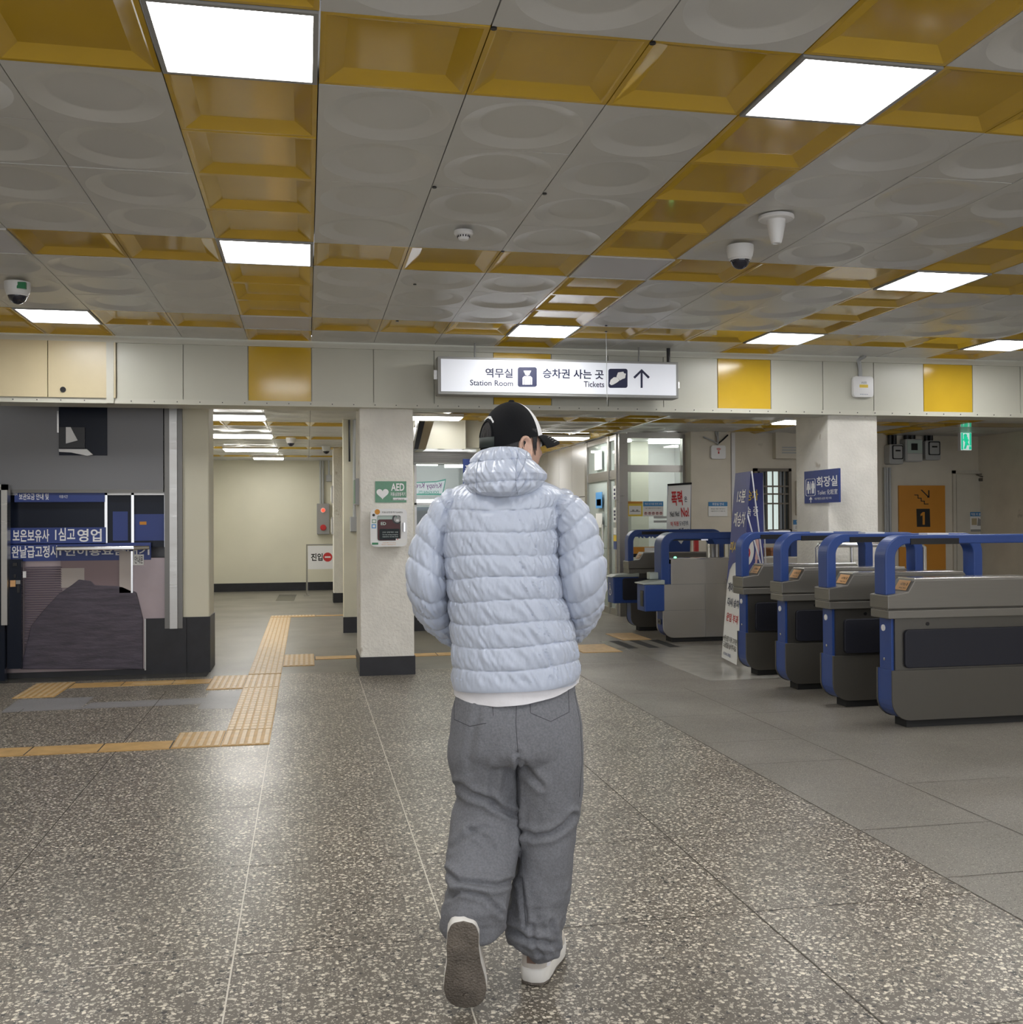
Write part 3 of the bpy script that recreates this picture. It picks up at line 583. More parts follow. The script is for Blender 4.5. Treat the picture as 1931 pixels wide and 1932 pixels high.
# ================================================================== SHOP FRONT BEHIND THE PILLAR
def shop():
    Y = 13.3; t = thing('shop', 'lit shop window with shutter housing between the pillar and the man', 'shop front', (1.8, 13.4, 1.0))
    m = MB(); a, b = oy(780, 852, Y-.1), oy(925, 876, Y-.1)
    m.box(1.34, 2.36, Y-.12, Y, b.z, a.z, 'grey_paint')
    for i in range(7): z = b.z+.02+i*(a.z-b.z-.03)/7; m.box(1.34, 2.36, Y-.125, Y-.118, z, z+.012, 'steel_dark')
    m.build('shutter_box', t)
    m = MB(); m.box(1.36, 2.22, Y+.05, Y+.06, 1.02, 2.15, 'clear'); m.build('window', t)
    m = MB(); m.box(1.36, 1.39, Y, Y+.08, 1.02, 2.16, 'steel'); m.box(2.19, 2.22, Y, Y+.08, 1.02, 2.16, 'steel'); m.box(1.36, 2.22, Y, Y+.08, 1.02, 1.05, 'steel'); m.box(1.36, 2.22, Y, Y+.08, 1.62, 1.645, 'steel'); m.build('window_frame', t)
    m = MB(); m.box(1.30, 1.32, 13.6, 15.4, 0, 2.7, 'white'); m.box(2.26, 2.28, 13.6, 15.4, 0, 2.7, 'white'); m.box(1.3, 2.28, 15.4, 15.42, 0, 2.7, 'white'); m.box(1.3, 2.28, 13.6, 15.4, 2.4, 2.42, 'white'); m.build('interior', t)
    m = MB()
    for x0, x1, y, z in ((1.42, 1.78, 14.2, 2.18), (1.9, 2.15, 14.3, 2.16)): m.box(x0, x1, y, y+.1, z, z+.06, 'shop_lamp')
    m.build('tube_lamp', t)
    m = MB(); p, q = oy(784, 906, 13.7), oy(838, 934, 13.7); ws = MB()
    pts = [(p.x-.3, q.z), (q.x-.01, q.z), (q.x+.03, p.z+.02), (q.x-.1, p.z-.01), (p.x-.1, p.z-.03), (p.x-.3, p.z-.01)]
    m.prism(pts, fY(13.7), 0, .05, K['teal']); pp2 = [(x*.96+.04*(p.x), z*.8+.2*((p.z+q.z)/2)) for x, z in pts]; m.prism(pp2, fY(13.7), -.01, .02, K['sign_white']); b_ = m.build('shop_sign', t)
    m = Multi(); put(m, 'Krispy Kreme', oy(770, 911, 13.69), oy(834, 924, 13.69), K['purple'], .01, off=.006, mirror=True, shear=-.2); put(m, 'DOUGHNUTS', oy(790, 926, 13.69), oy(828, 932, 13.69), K['teal'], .02, off=.006, mirror=True); m.build('lettering', b_)
    m = MB(); m.box(1.34, 1.75, 13.75, 13.8, 1.66, 1.70, 'shop_lamp'); m.build('shelf_light', t)
    m = MB(); m.box(1.38, 2.2, 13.8, 14.2, 1.02, 1.6, 'dark_case'); m.box(1.45, 1.8, 13.79, 13.8, 1.1, 1.55, 'black'); m.box(1.86, 2.15, 13.79, 13.8, 1.1, 1.55, 'black'); m.build('display_case', t)
K['teal'] = mat('teal_trim', (.03, .33, .25), .4, emit=(.03, .4, .3), es=.12); K['sign_white'] = mat('lit_white_face', (.7, .7, .75), .4, emit=(.9, .9, 1), es=.16); K['purple'] = mat('violet_script', (.3, .05, .4), .5); K['dark_case'] = mat('dark_blue_case', (.03, .045, .07), .25)
shop()
m = MB(); a, b = oy(778, 797, 13.2), oy(876, 848, 13.2); m.box(a.x, b.x, 13.1, 13.3, b.z, 2.7, 'soffit'); m.box(b.x-.01, b.x+.005, 13.09, 13.3, b.z, 2.7, 'trim'); tag(m.build('bulkhead_box'), 'cream boxed bulkhead above the shop shutter under the rear ceiling', 'bulkhead')
def speaker():
    a = oy(798, 797, 12.6); t = thing('hanging_screen', 'slim tilted screen seen edge on, hung from the ceiling by the white pillar', 'screen', (a.x, 12.6, 2.2)); A, B = oy(806, 798, 12.6), oy(792, 850, 12.6)
    m = MB(); d = Vector((.045, 0, 0)); m.prism([(A.x-.05, A.z), (A.x+.06, A.z), (B.x+.05, B.z), (B.x-.04, B.z)], fY(12.4), 0, .5, K['tan']); m.build('body', t)
    m = MB(); m.prism([(A.x-.12, A.z), (A.x-.05, A.z), (B.x-.04, B.z), (B.x-.09, B.z)], fY(12.38), 0, .54, 'black'); m.build('bezel', t)
    m = MB(); m.tube([(A.x-.12, 12.65, B.z+.1), (A.x-.12, 12.65, RZ)], .02, 'grey_paint'); m.box(A.x-.16, A.x-.08, 12.6, 12.7, B.z+.12, B.z+.28, 'white'); m.build('hanger', t)
K['tan'] = mat('tan_metal', (.45, .38, .24), .4)
speaker()
m = MB(); p, q = oy(874, 866, 13.15), oy(900, 940, 13.15); m.box(p.x, p.x+.3, 13.15, 13.175, q.z, p.z, 'blue_sign'); r_ = m.build('shop_flag'); tag(r_, 'navy flag sign with white letters left of the hood, hung on the shop front', 'sign')
m = Multi(); put(m, '프', oy(877, 878, 13.15), oy(889, 889, 13.15), 'white_ink', .02); put(m, '레', oy(877, 893, 13.15), oy(889, 904, 13.15), 'white_ink', .02); m.build('lettering', r_)
# ================================================================== GLASS STATION OFFICE
def office():
    Y = 14.6; X = 4.5; t = thing('glass_office', 'steel framed glass station office with posters behind the far gates', 'office', (5.0, 15.5, 0))
    m = MB()
    for x0, x1 in ((X, X+.13), (5.48, 5.54)): m.box(x0, x1, Y-.03, Y+.06, 0, 2.68, 'steel')
    for z0, z1 in ((2.62, 2.70), (2.12, 2.22), (0, .06)): m.box(X+.13, 5.48, Y-.02, Y+.05, z0, z1, 'steel')
    m.build('window_frame', t)
    m = MB(); m.box(X+.13, 5.48, Y, Y+.012, .06, 2.64, 'clear'); m.build('front_glass', t)
    m = MB()
    for y0, y1 in ((14.66, 14.74), (15.05, 15.13), (16.28, 16.42)): m.box(X-.02, X+.06, y0, y1, 0, 2.68, 'steel')
    for z0, z1 in ((2.6, 2.68), (2.02, 2.16), (0, .1)): m.box(X-.01, X+.05, 14.7, 16.3, z0, z1, 'steel')
    m.build('door_frame', t)
    m = MB(); m.box(X+.015, X+.025, 15.13, 16.28, .1, 2.6, 'frost'); m.box(X+.015, X+.025, 14.74, 15.05, .1, 2.6, 'frost'); d = m.build('glass_door', t)
    m = MB(); m.tube([(X-.05, 15.3, .95), (X-.05, 15.3, 1.35)], .016, 'steel_bright'); m.tube([(X-.05, 15.3, .98), (X+.02, 15.3, .98)], .01, 'steel_bright'); m.tube([(X-.05, 15.3, 1.32), (X+.02, 15.3, 1.32)], .01, 'steel_bright'); m.build('handle', d, smooth=True)
    m = Multi(); m.box(X-.004, X, 14.69, 14.73, .3, 2, 'steel')
    for y0, y1, z0, z1, k in ((14.66, 14.8, 1.72, 1.92, 'white_paper'), (14.66, 14.8, 1.38, 1.6, 'white_paper'), (14.66, 14.8, 1.2, 1.3, 'white_paper'), (14.66, 14.8, 1.1, 1.19, 'yellow_ink'), (14.66, 14.8, .98, 1.1, 'blue'), (15.4, 15.75, 1.6, 1.85, K['sky']), (15.4, 15.75, 1.3, 1.52, 'white_paper'), (15.45, 15.7, 1.64, 1.74, 'white_paper'), (15.4, 15.8, 2.2, 2.5, 'white_paper')): m.box(X-.026, X-.021 if y0 < 15 else X-.02, y0, y1, z0, z1, k)
    for i, z in enumerate((1.86, 1.80, 1.74, 1.54, 1.49, 1.43)): m.box(X-.028, X-.026, 14.69, 14.77, z-.018, z+.018, 'ink')
    m.build('sticker', t)
    m = MB(); m.box(X+.05, 6.15, 16.6, 16.7, 0, 2.7, 'white'); m.box(6.1, 6.15, 14.8, 17.6, 0, 2.7, 'white'); m.box(X+.06, 6.1, 14.9, 17.6, 2.69, 2.7, 'white'); m.box(5.2, 5.5, 16.2, 16.6, 0, 2.7, 'soffit'); m.build('interior', t)
    m = MB(); m.lathe([(.13, 0), (.13, -.02), (.001, -.03)], (4.98, 15.9, 2.69), 'lamp_rear', 24); m.box(5.4, 6.05, 15.0, 15.25, 2.64, 2.68, 'shop_lamp'); m.box(5.4, 6.05, 15.7, 15.9, 2.64, 2.68, 'shop_lamp'); m.build('downlight', t)
    def poster(x0, y0, x1, y1, k, nm): mm = MB(); a, b = oy(x0, y0, Y-.006), oy(x1, y1, Y-.006); mm.box(a.x, b.x, Y-.008, Y-.002, b.z, a.z, k); return mm, a, b
    m, a, b = poster(1176, 946, 1213, 974, 'yellow_ink', 'p'); w, h = b.x-a.x, a.z-b.z
    m.box(a.x, b.x, Y-.010, Y-.008, a.z-.15*h, a.z, 'orange'); m.box(a.x+.3*w, b.x-.08*w, Y-.010, Y-.008, b.z+.12*h, a.z-.3*h, 'white_paper')
    for i in range(5): m.box(a.x+.36*w+i*.1*w, a.x+.37*w+i*.1*w+.03, Y-.011, Y-.010, b.z+.3*h, b.z+.3*h+.012+.02*(i % 2), 'grey_paint')
    m.build('map_poster', t)
    m, a, b = poster(1214, 946, 1252, 974, 'white_paper', 'p'); w, h = b.x-a.x, a.z-b.z; m.box(a.x, b.x, Y-.010, Y-.008, a.z-.33*h, a.z, K['sky'])
    for i in range(5):
        cx, cz = a.x+w*(.12+.19*i), b.z+.2*h; A = disc(cx, cz, .07*w, 18); B = disc(cx, cz, .05*w, 18); m.bandprism(A+A[:1], B+B[:1], fY(Y), -.011, -.008, 'red'); m.box(cx-.02*w, cx+.02*w, Y-.0105, Y-.008, cz-.03*h, cz+.05*h, 'ink_black')
    put(m, '역사 내 이용 안전 수칙', (a.x+.08*w, Y-.01, a.z-.1*h), (b.x-.08*w, Y-.01, a.z-.24*h), 'white_ink', .005, off=.002); put(m, '다음 사항을 지켜 주시기 바랍니다', (a.x+.1*w, Y-.01, a.z-.42*h), (b.x-.1*w, Y-.01, a.z-.5*h), 'ink_black', .0, off=.002)
    m.build('rules_poster', t)
    m = MB(); a, b = oy(1173, 1008, Y-.006), oy(1300, 1012, Y-.006); m.box(a.x, 5.48, Y-.008, Y-.002, b.z, a.z, 'blue'); put(m, 'KORAIL', oy(1205, 1002, Y-.006), oy(1258, 1015, Y-.006), 'blue', .03); m.build('lettering', t)
    m = MB(); a, b = oy(1190, 1032, Y-.006), oy(1262, 1044, Y-.006); m.box(a.x, b.x, Y-.010, Y-.002, b.z, a.z, 'orange'); c = (a+b)/2; m.box(c.x-.08, c.x+.08, Y-.012, Y-.010, b.z+.01, a.z-.01, 'white_paper'); m.box(a.x, b.x, Y-.010, Y-.002, b.z-.05, b.z, 'black'); m.build('notice_band', t)
    for x0, y0, x1, y1 in ((1232, 962, 1258, 966), (1232, 980, 1258, 984)): pass
    m = MB(); a, b = oy(1234, 974, Y-.006), oy(1258, 978, Y-.006); m.box(a.x, b.x, Y-.008, Y-.002, b.z, a.z, 'grey_plastic'); a, b = oy(1234, 982, Y-.006), oy(1258, 986, Y-.006); m.box(a.x, b.x, Y-.008, Y-.002, b.z, a.z, 'grey_plastic'); m.build('rail_label', t)
    return t
office()
mb = MB(); X = 4.5
for i in range(4):
    for z0, z1 in ((0, .9), (.912, 1.8), (1.812, 2.70)): mb.box(X, X+.08, 16.45+i*.9, 17.334+i*.9, z0, z1, 'steel_panel')
mb.box(X+.01, X+.07, 16.44, 20, 0, 2.7, 'dark_gap'); struct(mb.build('wall_steel'))
# ================================================================== REAR RIGHT WALL
a, b = oy(1342, 840, 14.31), oy(1370, 866, 14.31)
wf = wifi(a, b, 14.35, 'white wireless box with red emblem high on the grey stained pillar', [((a.x+b.x)/2, 14.32, a.z-.01), ((a.x+b.x)/2, 14.32, RZ)], .05)
m = MB(); q = oy(1356, 837, 14.3)
for d, e in ((-.22, .10), (.16, .13), (-.03, .18)): m.tube([(q.x, 14.31, q.z), (q.x+d*.5, 14.30, q.z+e*.5), (q.x+d, 14.33, q.z+e)], .012, 'grey_plastic' if d < 0 else 'black', 8)
m.build('antenna_cable', wf, smooth=True)
def notice(x0, y0, x1, y1, Y, label, head, lines, frac=.3):
    a, b = oy(x0, y0, Y), oy(x1, y1, Y); m = MB(); m.box(a.x, b.x, Y-.004, Y, b.z, a.z, 'white_paper'); o = m.build('notice'); tag(o, label, 'notice'); h = a.z-b.z; w = b.x-a.x
    m = MB(); m.box(a.x, b.x, Y-.006, Y-.004, a.z-frac*h, a.z, 'sky_ink'); m.build('heading', o); m = Multi(); put(m, head, (a.x+.2*w, Y, a.z-.06*h), (b.x-.2*w, Y, a.z-(frac-.06)*h), 'white_ink', .01, off=.007)
    for i, l in enumerate(lines): z = a.z-h*(frac+.14+.16*i); put(m, l, (a.x+.12*w, Y, z), (b.x-.12*w, Y, z-.09*h), 'ink_black', .004, off=.005)
    m.build('lettering', o); return o
K['sky_ink'] = mat('blue_heading', (.05, .22, .48), .5)
notice(1337, 947, 1373, 974, 14.34, 'white notice with blue heading low on the grey stained pillar', '화장실 안내', ['화장실은 개찰구 밖에 있으니', '이용하여 주시기 바랍니다'])
notice(1497, 981, 1524, 1000, 14.59, 'white notice with blue heading left of the toilet sign pillar', '안내', ['이용해 주시기 바랍니다', '감사합니다'], .45)
m = MB(); p = oy(1384, 815, 14.5); m.box(p.x-.03, p.x+.03, 14.5, 14.6, 0, 2.7, 'white'); tag(m.build('wall_duct'), 'white vertical duct on the rear wall right of the grey stained pillar', 'duct')
def barred():
    Y = 14.6; a, b = oy(1421, 884, Y), oy(1491, 1004, Y); t = thing('barred_window', 'barred window in the rear wall, left of the toilet sign', 'window', ((a.x+b.x)/2, Y, b.z))
    m = MB(); f = .045
    for q in ((a.x, a.x+f, b.z, a.z), (b.x-f, b.x, b.z, a.z), (a.x, b.x, a.z-f, a.z), (a.x, b.x, b.z, b.z+f)): m.box(q[0], q[1], Y-.07, Y, q[2], q[3], 'frame_brown')
    m.build('frame', t)
    m = MB(); w = b.x-a.x; m.box(a.x+f, b.x-f, Y-.012, Y-.004, b.z+f, a.z-f, 'pane_light'); m.box(a.x+f, a.x+.35*w, Y-.014, Y-.006, b.z+f, a.z-f, 'frame_dark'); m.box(a.x+.70*w, b.x-f, Y-.014, Y-.006, b.z+f, a.z-f, 'frame_dark'); m.build('pane', t)
    for i in range(5): m = MB(); x = a.x+f+(i+.6)*(w-2*f)/5.2; m.tube([(x, Y-.05, b.z+f), (x, Y-.05, a.z-f)], .012, 'frame_brown', 8); m.build('bar', t, smooth=True)
    for v in (.28, .40, .55): m = MB(); z = a.z-v*(a.z-b.z); m.box(a.x+f, b.x-f, Y-.058, Y-.04, z-.012, z+.012, 'frame_brown'); m.build('crossbar', t)
K['frame_brown'] = mat('brown_metal', (.16, .14, .11), .45, metal=.3); K['frame_dark'] = mat('dark_glass', (.05, .06, .06), .15); K['pane_light'] = mat('pale_pane', (.55, .62, .60), .15, emit=(.8, .95, .9), es=.25)
barred()
def cab(x0, y0, x1, y1, Y, th, label, k='grey_wall'):
    a, b = oy(x0, y0, Y-th), oy(x1, y1, Y-th); m = MB(); m.box(a.x, b.x, Y-th, Y, b.z, a.z, k); o = m.build('wall_cabinet', bevel=.01); tag(o, label, 'cabinet'); return o, a, b
o, a, b = cab(1464, 812, 1560, 866, 14.6, .12, 'large pale cabinet under the rear ceiling left of the toilet sign pillar'); m = MB()
for i in range(3): m.box(a.x+.1, a.x+.4, 14.475, 14.48, b.z+.08+i*.04, b.z+.1+i*.04, 'grey_plastic')
m.build('louvre', o)
cab(1507, 907, 1530, 972, 14.6, .12, 'grey brown cabinet with pipe partly hidden by the toilet sign', 'grey_wall'); m = MB(); p = oy(1513, 866, 14.55); m.tube([(p.x, 14.56, 2.02), (p.x, 14.56, 2.36)], .022, 'grey_paint'); tag(m.build('pipe', smooth=True), 'grey pipe rising from the small grey brown cabinet beside the toilet sign', 'pipe')
def meter(x0, y0, x1, y1, label, kind):
    Y = 14.6; th = .16; a, b = oy(x0, y0, Y-th), oy(x1, y1, Y-th); t = thing('electric_meter', label, 'electric meter', ((a.x+b.x)/2, Y-th/2, b.z), 'meters on the rear wall'); w = b.x-a.x; h = a.z-b.z
    m = MB(); m.prism(rrect(a.x, b.x, b.z, a.z, .03), fY(Y), -th, 0, 'grey_plastic'); m.build('case', t, bevel=.01)
    m = MB()
    if kind: m.prism(rrect(a.x+.18*w, b.x-.05*w, b.z+.25*h, a.z-.05*h, .02), fY(Y), -th-.006, -th, 'black'); m.prism(rrect(a.x+.26*w, b.x-.12*w, b.z+.3*h, a.z-.1*h, .015), fY(Y), -th-.009, -th-.006, 'grey_plastic'); m.box(a.x+.4*w, b.x-.25*w, Y-th-.012, Y-th-.008, a.z-.36*h, a.z-.28*h, 'black')
    else: m.box(a.x+.1*w, b.x-.04*w, Y-th-.008, Y-th, b.z+.38*h, a.z-.06*h, K['pale_green']); m.box(a.x+.32*w, a.x+.68*w, Y-th-.012, Y-th-.008, a.z-.5*h, a.z-.2*h, 'black'); m.box(a.x+.1*w, b.x-.04*w, Y-th-.008, Y-th, b.z+.05*h, b.z+.34*h, 'grey_tile')
    m.build('display', t); m = MB()
    for d in (.3, .6): m.tube([(a.x+d*w, Y-.06, a.z-.01), (a.x+d*w, Y-.06, RZ)], .035 if kind else .05, 'black', 10)
    m.build('conduit', t, smooth=True)
K['pale_green'] = mat('pale_green_cover', (.45, .55, .50), .3)
meter(1679, 838, 1706, 876, 'grey electric meter with black rim, nearest the white pillar', 1); meter(1709, 828, 1742, 871, 'large pale green metal electric meter box between two grey meters', 0); meter(1747, 831, 1776, 868, 'grey electric meter left of the green running man exit sign', 1)
m = MB()
for x in (1674, 1678, 1683): p = oy(x, 900, 14.5); m.tube([(p.x, 14.55, .3), (p.x, 14.55, 2.2)], .02, 'grey_plastic', 8)
tag(m.build('wall_pipe', smooth=True), 'bundle of three thin pipes running down the wall beside the right white pillar', 'pipe')
def exitsign():
    Y = 14.0; a, b = oy(1813, 814, Y), oy(1834, 850, Y); t = thing('exit_sign', 'glowing green running man exit sign hung from the rear ceiling', 'exit sign', ((a.x+b.x)/2, Y+.03, b.z)); w, h = b.x-a.x, a.z-b.z
    m = MB(); m.box(a.x, b.x, Y, Y+.07, b.z, a.z, 'white'); m.build('case', t)
    K['exit_green'] = mat('exit_green', (.02, .35, .2), .4, emit=(.02, .62, .36), es=.3); K['exit_white'] = mat('exit_white', (.7, .8, .8), .4, emit=(.8, 1, .95), es=.22)
    m = MB(); m.box(a.x+.02*w, b.x-.02*w, Y-.004, Y, b.z+.02*h, a.z-.02*h, 'exit_white'); m.build('face', t)
    X = lambda u: a.x+u*w; Zz = lambda v: a.z-v*h; m = MB()
    m.box(X(.04), X(.2), Y-.007, Y-.004, Zz(.96), Zz(.08), 'exit_green'); m.box(X(.8), X(.96), Y-.007, Y-.004, Zz(.75), Zz(.08), 'exit_green'); m.box(X(.2), X(.8), Y-.007, Y-.004, Zz(.08), Zz(.03), 'exit_green'); m.box(X(.75), X(.96), Y-.007, Y-.004, Zz(.95), Zz(.78), 'exit_green'); m.build('doorway', t)
    m = MB(); f = fY(Y); m.prism(disc(X(.42), Zz(.22), .028), f, -.008, -.004, 'exit_green')
    def limb(p, r): m.bandprism([(X(x)-r, Zz(y)) for x, y in p], [(X(x)+r, Zz(y)) for x, y in p], f, -.008, -.004, 'exit_green')
    limb([(.44, .28), (.50, .55)], .032); limb([(.50, .52), (.62, .66), (.60, .72)], .018); limb([(.5, .52), (.46, .72), (.36, .92)], .018); limb([(.44, .32), (.34, .36), (.26, .48)], .013); limb([(.46, .32), (.60, .40), (.66, .50)], .013); m.box(X(.6), X(.76), Y-.008, Y-.004, Zz(.73), Zz(.68), 'exit_green'); m.build('pictogram', t)
    m = MB(); m.box(a.x-.02, b.x+.02, Y-.01, Y+.08, a.z, a.z+.05, 'grey_paint'); m.tube([((a.x+b.x)/2, Y+.03, a.z+.05), ((a.x+b.x)/2, Y+.03, RZ)], .015, 'grey_paint'); m.build('hanger', t)
exitsign()
def board():
    Y = 14.58; a, b = oy(1696, 916, Y), oy(1785, 1100, Y); t = thing('exit_board', 'orange exit board with black number one, arrow and stairs on the rear wall', 'sign', ((a.x+b.x)/2, Y, b.z)); m = MB(); m.box(a.x, b.x, Y-.01, 14.597, b.z, a.z, 'orange'); m.build('board', t)
    L = lambda x, y: (lambda v: (v.x, v.z))(oy(x, y, Y)); f = fY(Y-.01)
    m = MB(); m.prism([L(1729, 960), L(1754, 960), L(1755, 994), L(1730, 994)], f, -.004, 0, 'ink_black'); m.build('number_panel', t); m = MB(); m.prism([L(1744.5, 966), L(1744.5, 990), L(1740.5, 990), L(1740.5, 972), L(1736.5, 974), L(1736.5, 970), L(1741, 966)], f, -.006, -.003, 'orange'); m.build('lettering', t)
    m = MB(); S_ = [(1726, 934), (1732, 934), (1732, 940), (1738, 940), (1738, 945.5), (1744, 945.5), (1744, 951), (1751, 951)]
    for (x0, y0), (x1, y1) in zip(S_, S_[1:]): c = [L(x0, y0), L(x1, y1)]; m.box(min(c[0][0], c[1][0])-.006, max(c[0][0], c[1][0])+.006, Y-.014, Y-.01, min(c[0][1], c[1][1])-.006, max(c[0][1], c[1][1])+.006, 'ink_black')
    m.build('stairs', t); m = MB(); A = L(1738, 924); B = L(1752, 938); n = .012; m.prism([(A[0]-n, A[1]), (A[0]+n, A[1]), (B[0]+n, B[1]), (B[0]-n, B[1])], f, -.004, 0, 'ink_black'); m.box(B[0]-.006, B[0]+.014, Y-.014, Y-.01, B[1], L(1752, 925)[1], 'ink_black'); m.box(L(1740, 0)[0], B[0]+.014, Y-.014, Y-.01, B[1]-.008, B[1]+.012, 'ink_black'); m.build('arrow', t)
board()
def reardoor():
    Y = 14.6; a, b = oy(1803, 895, Y), oy(1888, 1100, Y); o_ = MB(); K['door_paint'] = mat('door_paint', (.60, .565, .48), .5, vary=.05)
    o_.box(a.x, b.x, Y-.03, Y, 0, a.z, 'door_paint'); o = struct(o_.build('door_1')); m = MB()
    for q in ((a.x-.06, a.x-.01, 0, a.z+.06), (b.x+.01, b.x+.06, 0, a.z+.06), (a.x-.06, b.x+.06, a.z+.01, a.z+.06)): m.box(q[0], q[1], Y-.035, Y, q[2], q[3], 'door_paint')
    m.build('frame', o); m = MB(); p = oy(1850, 902, Y-.07); m.prism(rrect(p.x, p.x+.17, p.z-.05, p.z, .015), fY(Y), -.1, -.03, 'steel_dark'); m.tube([(p.x+.1, Y-.09, p.z), (p.x-.1, Y-.12, p.z+.05), (p.x+.1, Y-.04, p.z+.07)], .012, 'steel_dark', 8); m.build('door_closer', o)
    m = MB(); m.tube([(a.x+.08, Y-.03, 1.0), (a.x+.08, Y-.1, 1.0), (a.x+.2, Y-.1, 1.0)], .014, 'steel_bright', 8); m.build('door_handle', o, smooth=True)
    Y2 = Y-.032; a, b = oy(1831, 966, Y2), oy(1864, 1003, Y2); m = MB(); m.box(a.x, b.x, Y2-.003, Y2, b.z, a.z, 'white_paper'); n = m.build('door_poster'); tag(n, 'upper poster with blue strip on the pale rear door', 'poster'); h = a.z-b.z; w = b.x-a.x
    m = MB(); m.box(a.x, b.x, Y2-.005, Y2-.003, a.z-.22*h, a.z, 'sky_ink'); m.build('heading', n); m = MB(); put(m, '직원 외 출입금지', (a.x+.05*w, Y2, a.z-.05*h), (b.x-.05*w, Y2, a.z-.18*h), 'white_ink', .01, off=.006); m.build('lettering', n)
    m = MB(); m.prism([(a.x+.45*w, a.z-.3*h), (a.x+.95*w, a.z-.55*h), (a.x+.95*w, a.z-.7*h), (a.x+.4*w, a.z-.7*h)], fY(Y2), -.006, -.003, 'grey_paint'); m.box(a.x+.08*w, a.x+.38*w, Y2-.006, Y2-.003, a.z-.66*h, a.z-.32*h, 'tan'); m.box(a.x+.02*w, b.x, Y2-.006, Y2-.003, b.z, b.z+.12*h, 'grey_paint'); m.build('picture', n)
    a, b = oy(1832, 1016, Y2), oy(1865, 1051, Y2); m = MB(); m.box(a.x, b.x, Y2-.003, Y2, b.z, a.z, 'ink'); n = m.build('door_poster'); tag(n, 'lower dark poster with white marks on the pale rear door', 'poster'); m = MB(); put(m, '출입\n주의', oy(1843, 1023, Y2), oy(1857, 1043, Y2), 'white_ink', .02, off=.006); m.build('lettering', n)
reardoor()
m = MB(); a = oy(1921, 820, 13.2); m.box(10.37, 10.42, 12.2, 13.2, 2.05, 2.5, 'black'); o = m.build('wall_frame'); tag(o, 'black framed notice on the right wall at the picture edge', 'notice'); m = MB(); m.box(10.36, 10.372, 12.25, 13.15, 2.09, 2.46, 'white_paper'); m.build('sheet', o)
# railing, wooden crates behind the gates
t = thing('handrail', 'polished steel handrail in front of the right white pillar, seen through a gate', 'railing', (5.2, 9.2, 0)); m = MB(); m.tube([(4.85, 9.25, 0), (4.85, 9.25, 1.12), (4.86, 9.24, 1.15), (5.9, 9.2, 1.15), (5.95, 9.2, 1.12), (5.95, 9.2, 0)], .028, 'steel_bright', 12); m.build('rail', t, smooth=True)
for i in range(4): m = MB(); x = 5.0+i*.2; m.tube([(x, 9.24, 0), (x, 9.24, 1.14)], .016, 'steel_bright', 10); m.build('baluster', t, smooth=True)
def crate(x0, x1, Y, z0, z1, label):
    t = thing('wooden_planter', label, 'wooden box', ((x0+x1)/2, Y, z0)); m = MB(); n = 3; h = (z1-z0)/n
    for i in range(n): m.box(x0, x1, Y-.2, Y+.2, z0+i*h+.004, z0+(i+1)*h-.004, 'wood')
    m.build('planks', t, bevel=.004); m = MB(); m.box(x0-.02, x1+.02, Y-.22, Y+.22, z1-.02, z1+.02, 'wood'); m.build('lid', t, bevel=.005)
a, b = oy(1444, 1036, 13.8), oy(1497, 1070, 13.8); crate(a.x, b.x, 13.8, 0, a.z, 'brown wooden box standing by the rear wall, seen through the gate arches'); a, b = oy(1507, 1036, 13.8), oy(1528, 1070, 13.8); crate(a.x, b.x, 13.8, 0, a.z, 'narrow brown wooden box right of the larger one by the rear wall')
def toilet():
    X = 5.06; a, b = ox(1518, 890, X), ox(1583, 885, X); z1 = a.z; z0 = ox(1520, 950, X).z; t = thing('toilet_sign', 'navy toilet sign projecting left from the right white pillar', 'sign', (X, (a.y+b.y)/2, z0))
    y0, y1 = a.y, b.y                          # y0 far, y1 near
    m = MB(); m.box(X, X+.02, y1, y0, z0, z1, 'blue_sign'); m.build('board', t); Wd = y0-y1; H = z1-z0
    P = lambda u, v: Vector((X, y0-u*Wd, z1-v*H)); m = Multi()
    put(m, '화장실', P(.38, .2), P(.97, .52), 'white_ink', .02, 'X', .003); put(m, 'Toilet 化粧室', P(.40, .6), P(.97, .76), 'white_ink', .006, 'X', .003); put(m, '비상개방문 승강장 계단 아래', P(.32, .83), P(.8, .9), 'white_ink', .004, 'X', .003); m.build('lettering', t)
    f = lambda p, q, d: (X-d, y0-p*Wd, z1-q*H); m = MB()
    fr = [(x, y) for x, y in rrect(.05, .34, .24, .77, .04)]; inn = rrect(.06, .33, .25, .76, .035); m.bandprism(fr+fr[:1], inn+inn[:1], f, .001, .004, 'white_ink')
    for cx, k in ((.13, 0), (.27, 1)):
        m.prism([(cx+.022*math.cos(i*math.pi/8), .345+.028*math.sin(i*math.pi/8)) for i in range(16)], f, .001, .004, 'white_ink')
        m.prism([(cx-.035, .38), (cx+.035, .38), (cx+.045, .54), (cx+.03, .54), (cx+.025, .70), (cx+.005, .70), (cx, .57), (cx-.005, .70), (cx-.025, .70), (cx-.03, .54), (cx-.045, .54)] if k else [(cx-.03, .38), (cx+.03, .38), (cx+.05, .58), (cx+.02, .58), (cx+.018, .70), (cx-.018, .70), (cx-.02, .58), (cx-.05, .58)], f, .001, .004, 'white_ink')
    m.prism([(.195, .33), (.205, .33), (.205, .70), (.195, .70)], f, .001, .004, 'white_ink'); m.prism([(.2, .80), (.245, .88), (.225, .89), (.207, .86), (.207, .98), (.193, .98), (.193, .86), (.175, .89), (.155, .88)], f, .001, .004, 'white_ink'); m.build('pictogram', t)
toilet()
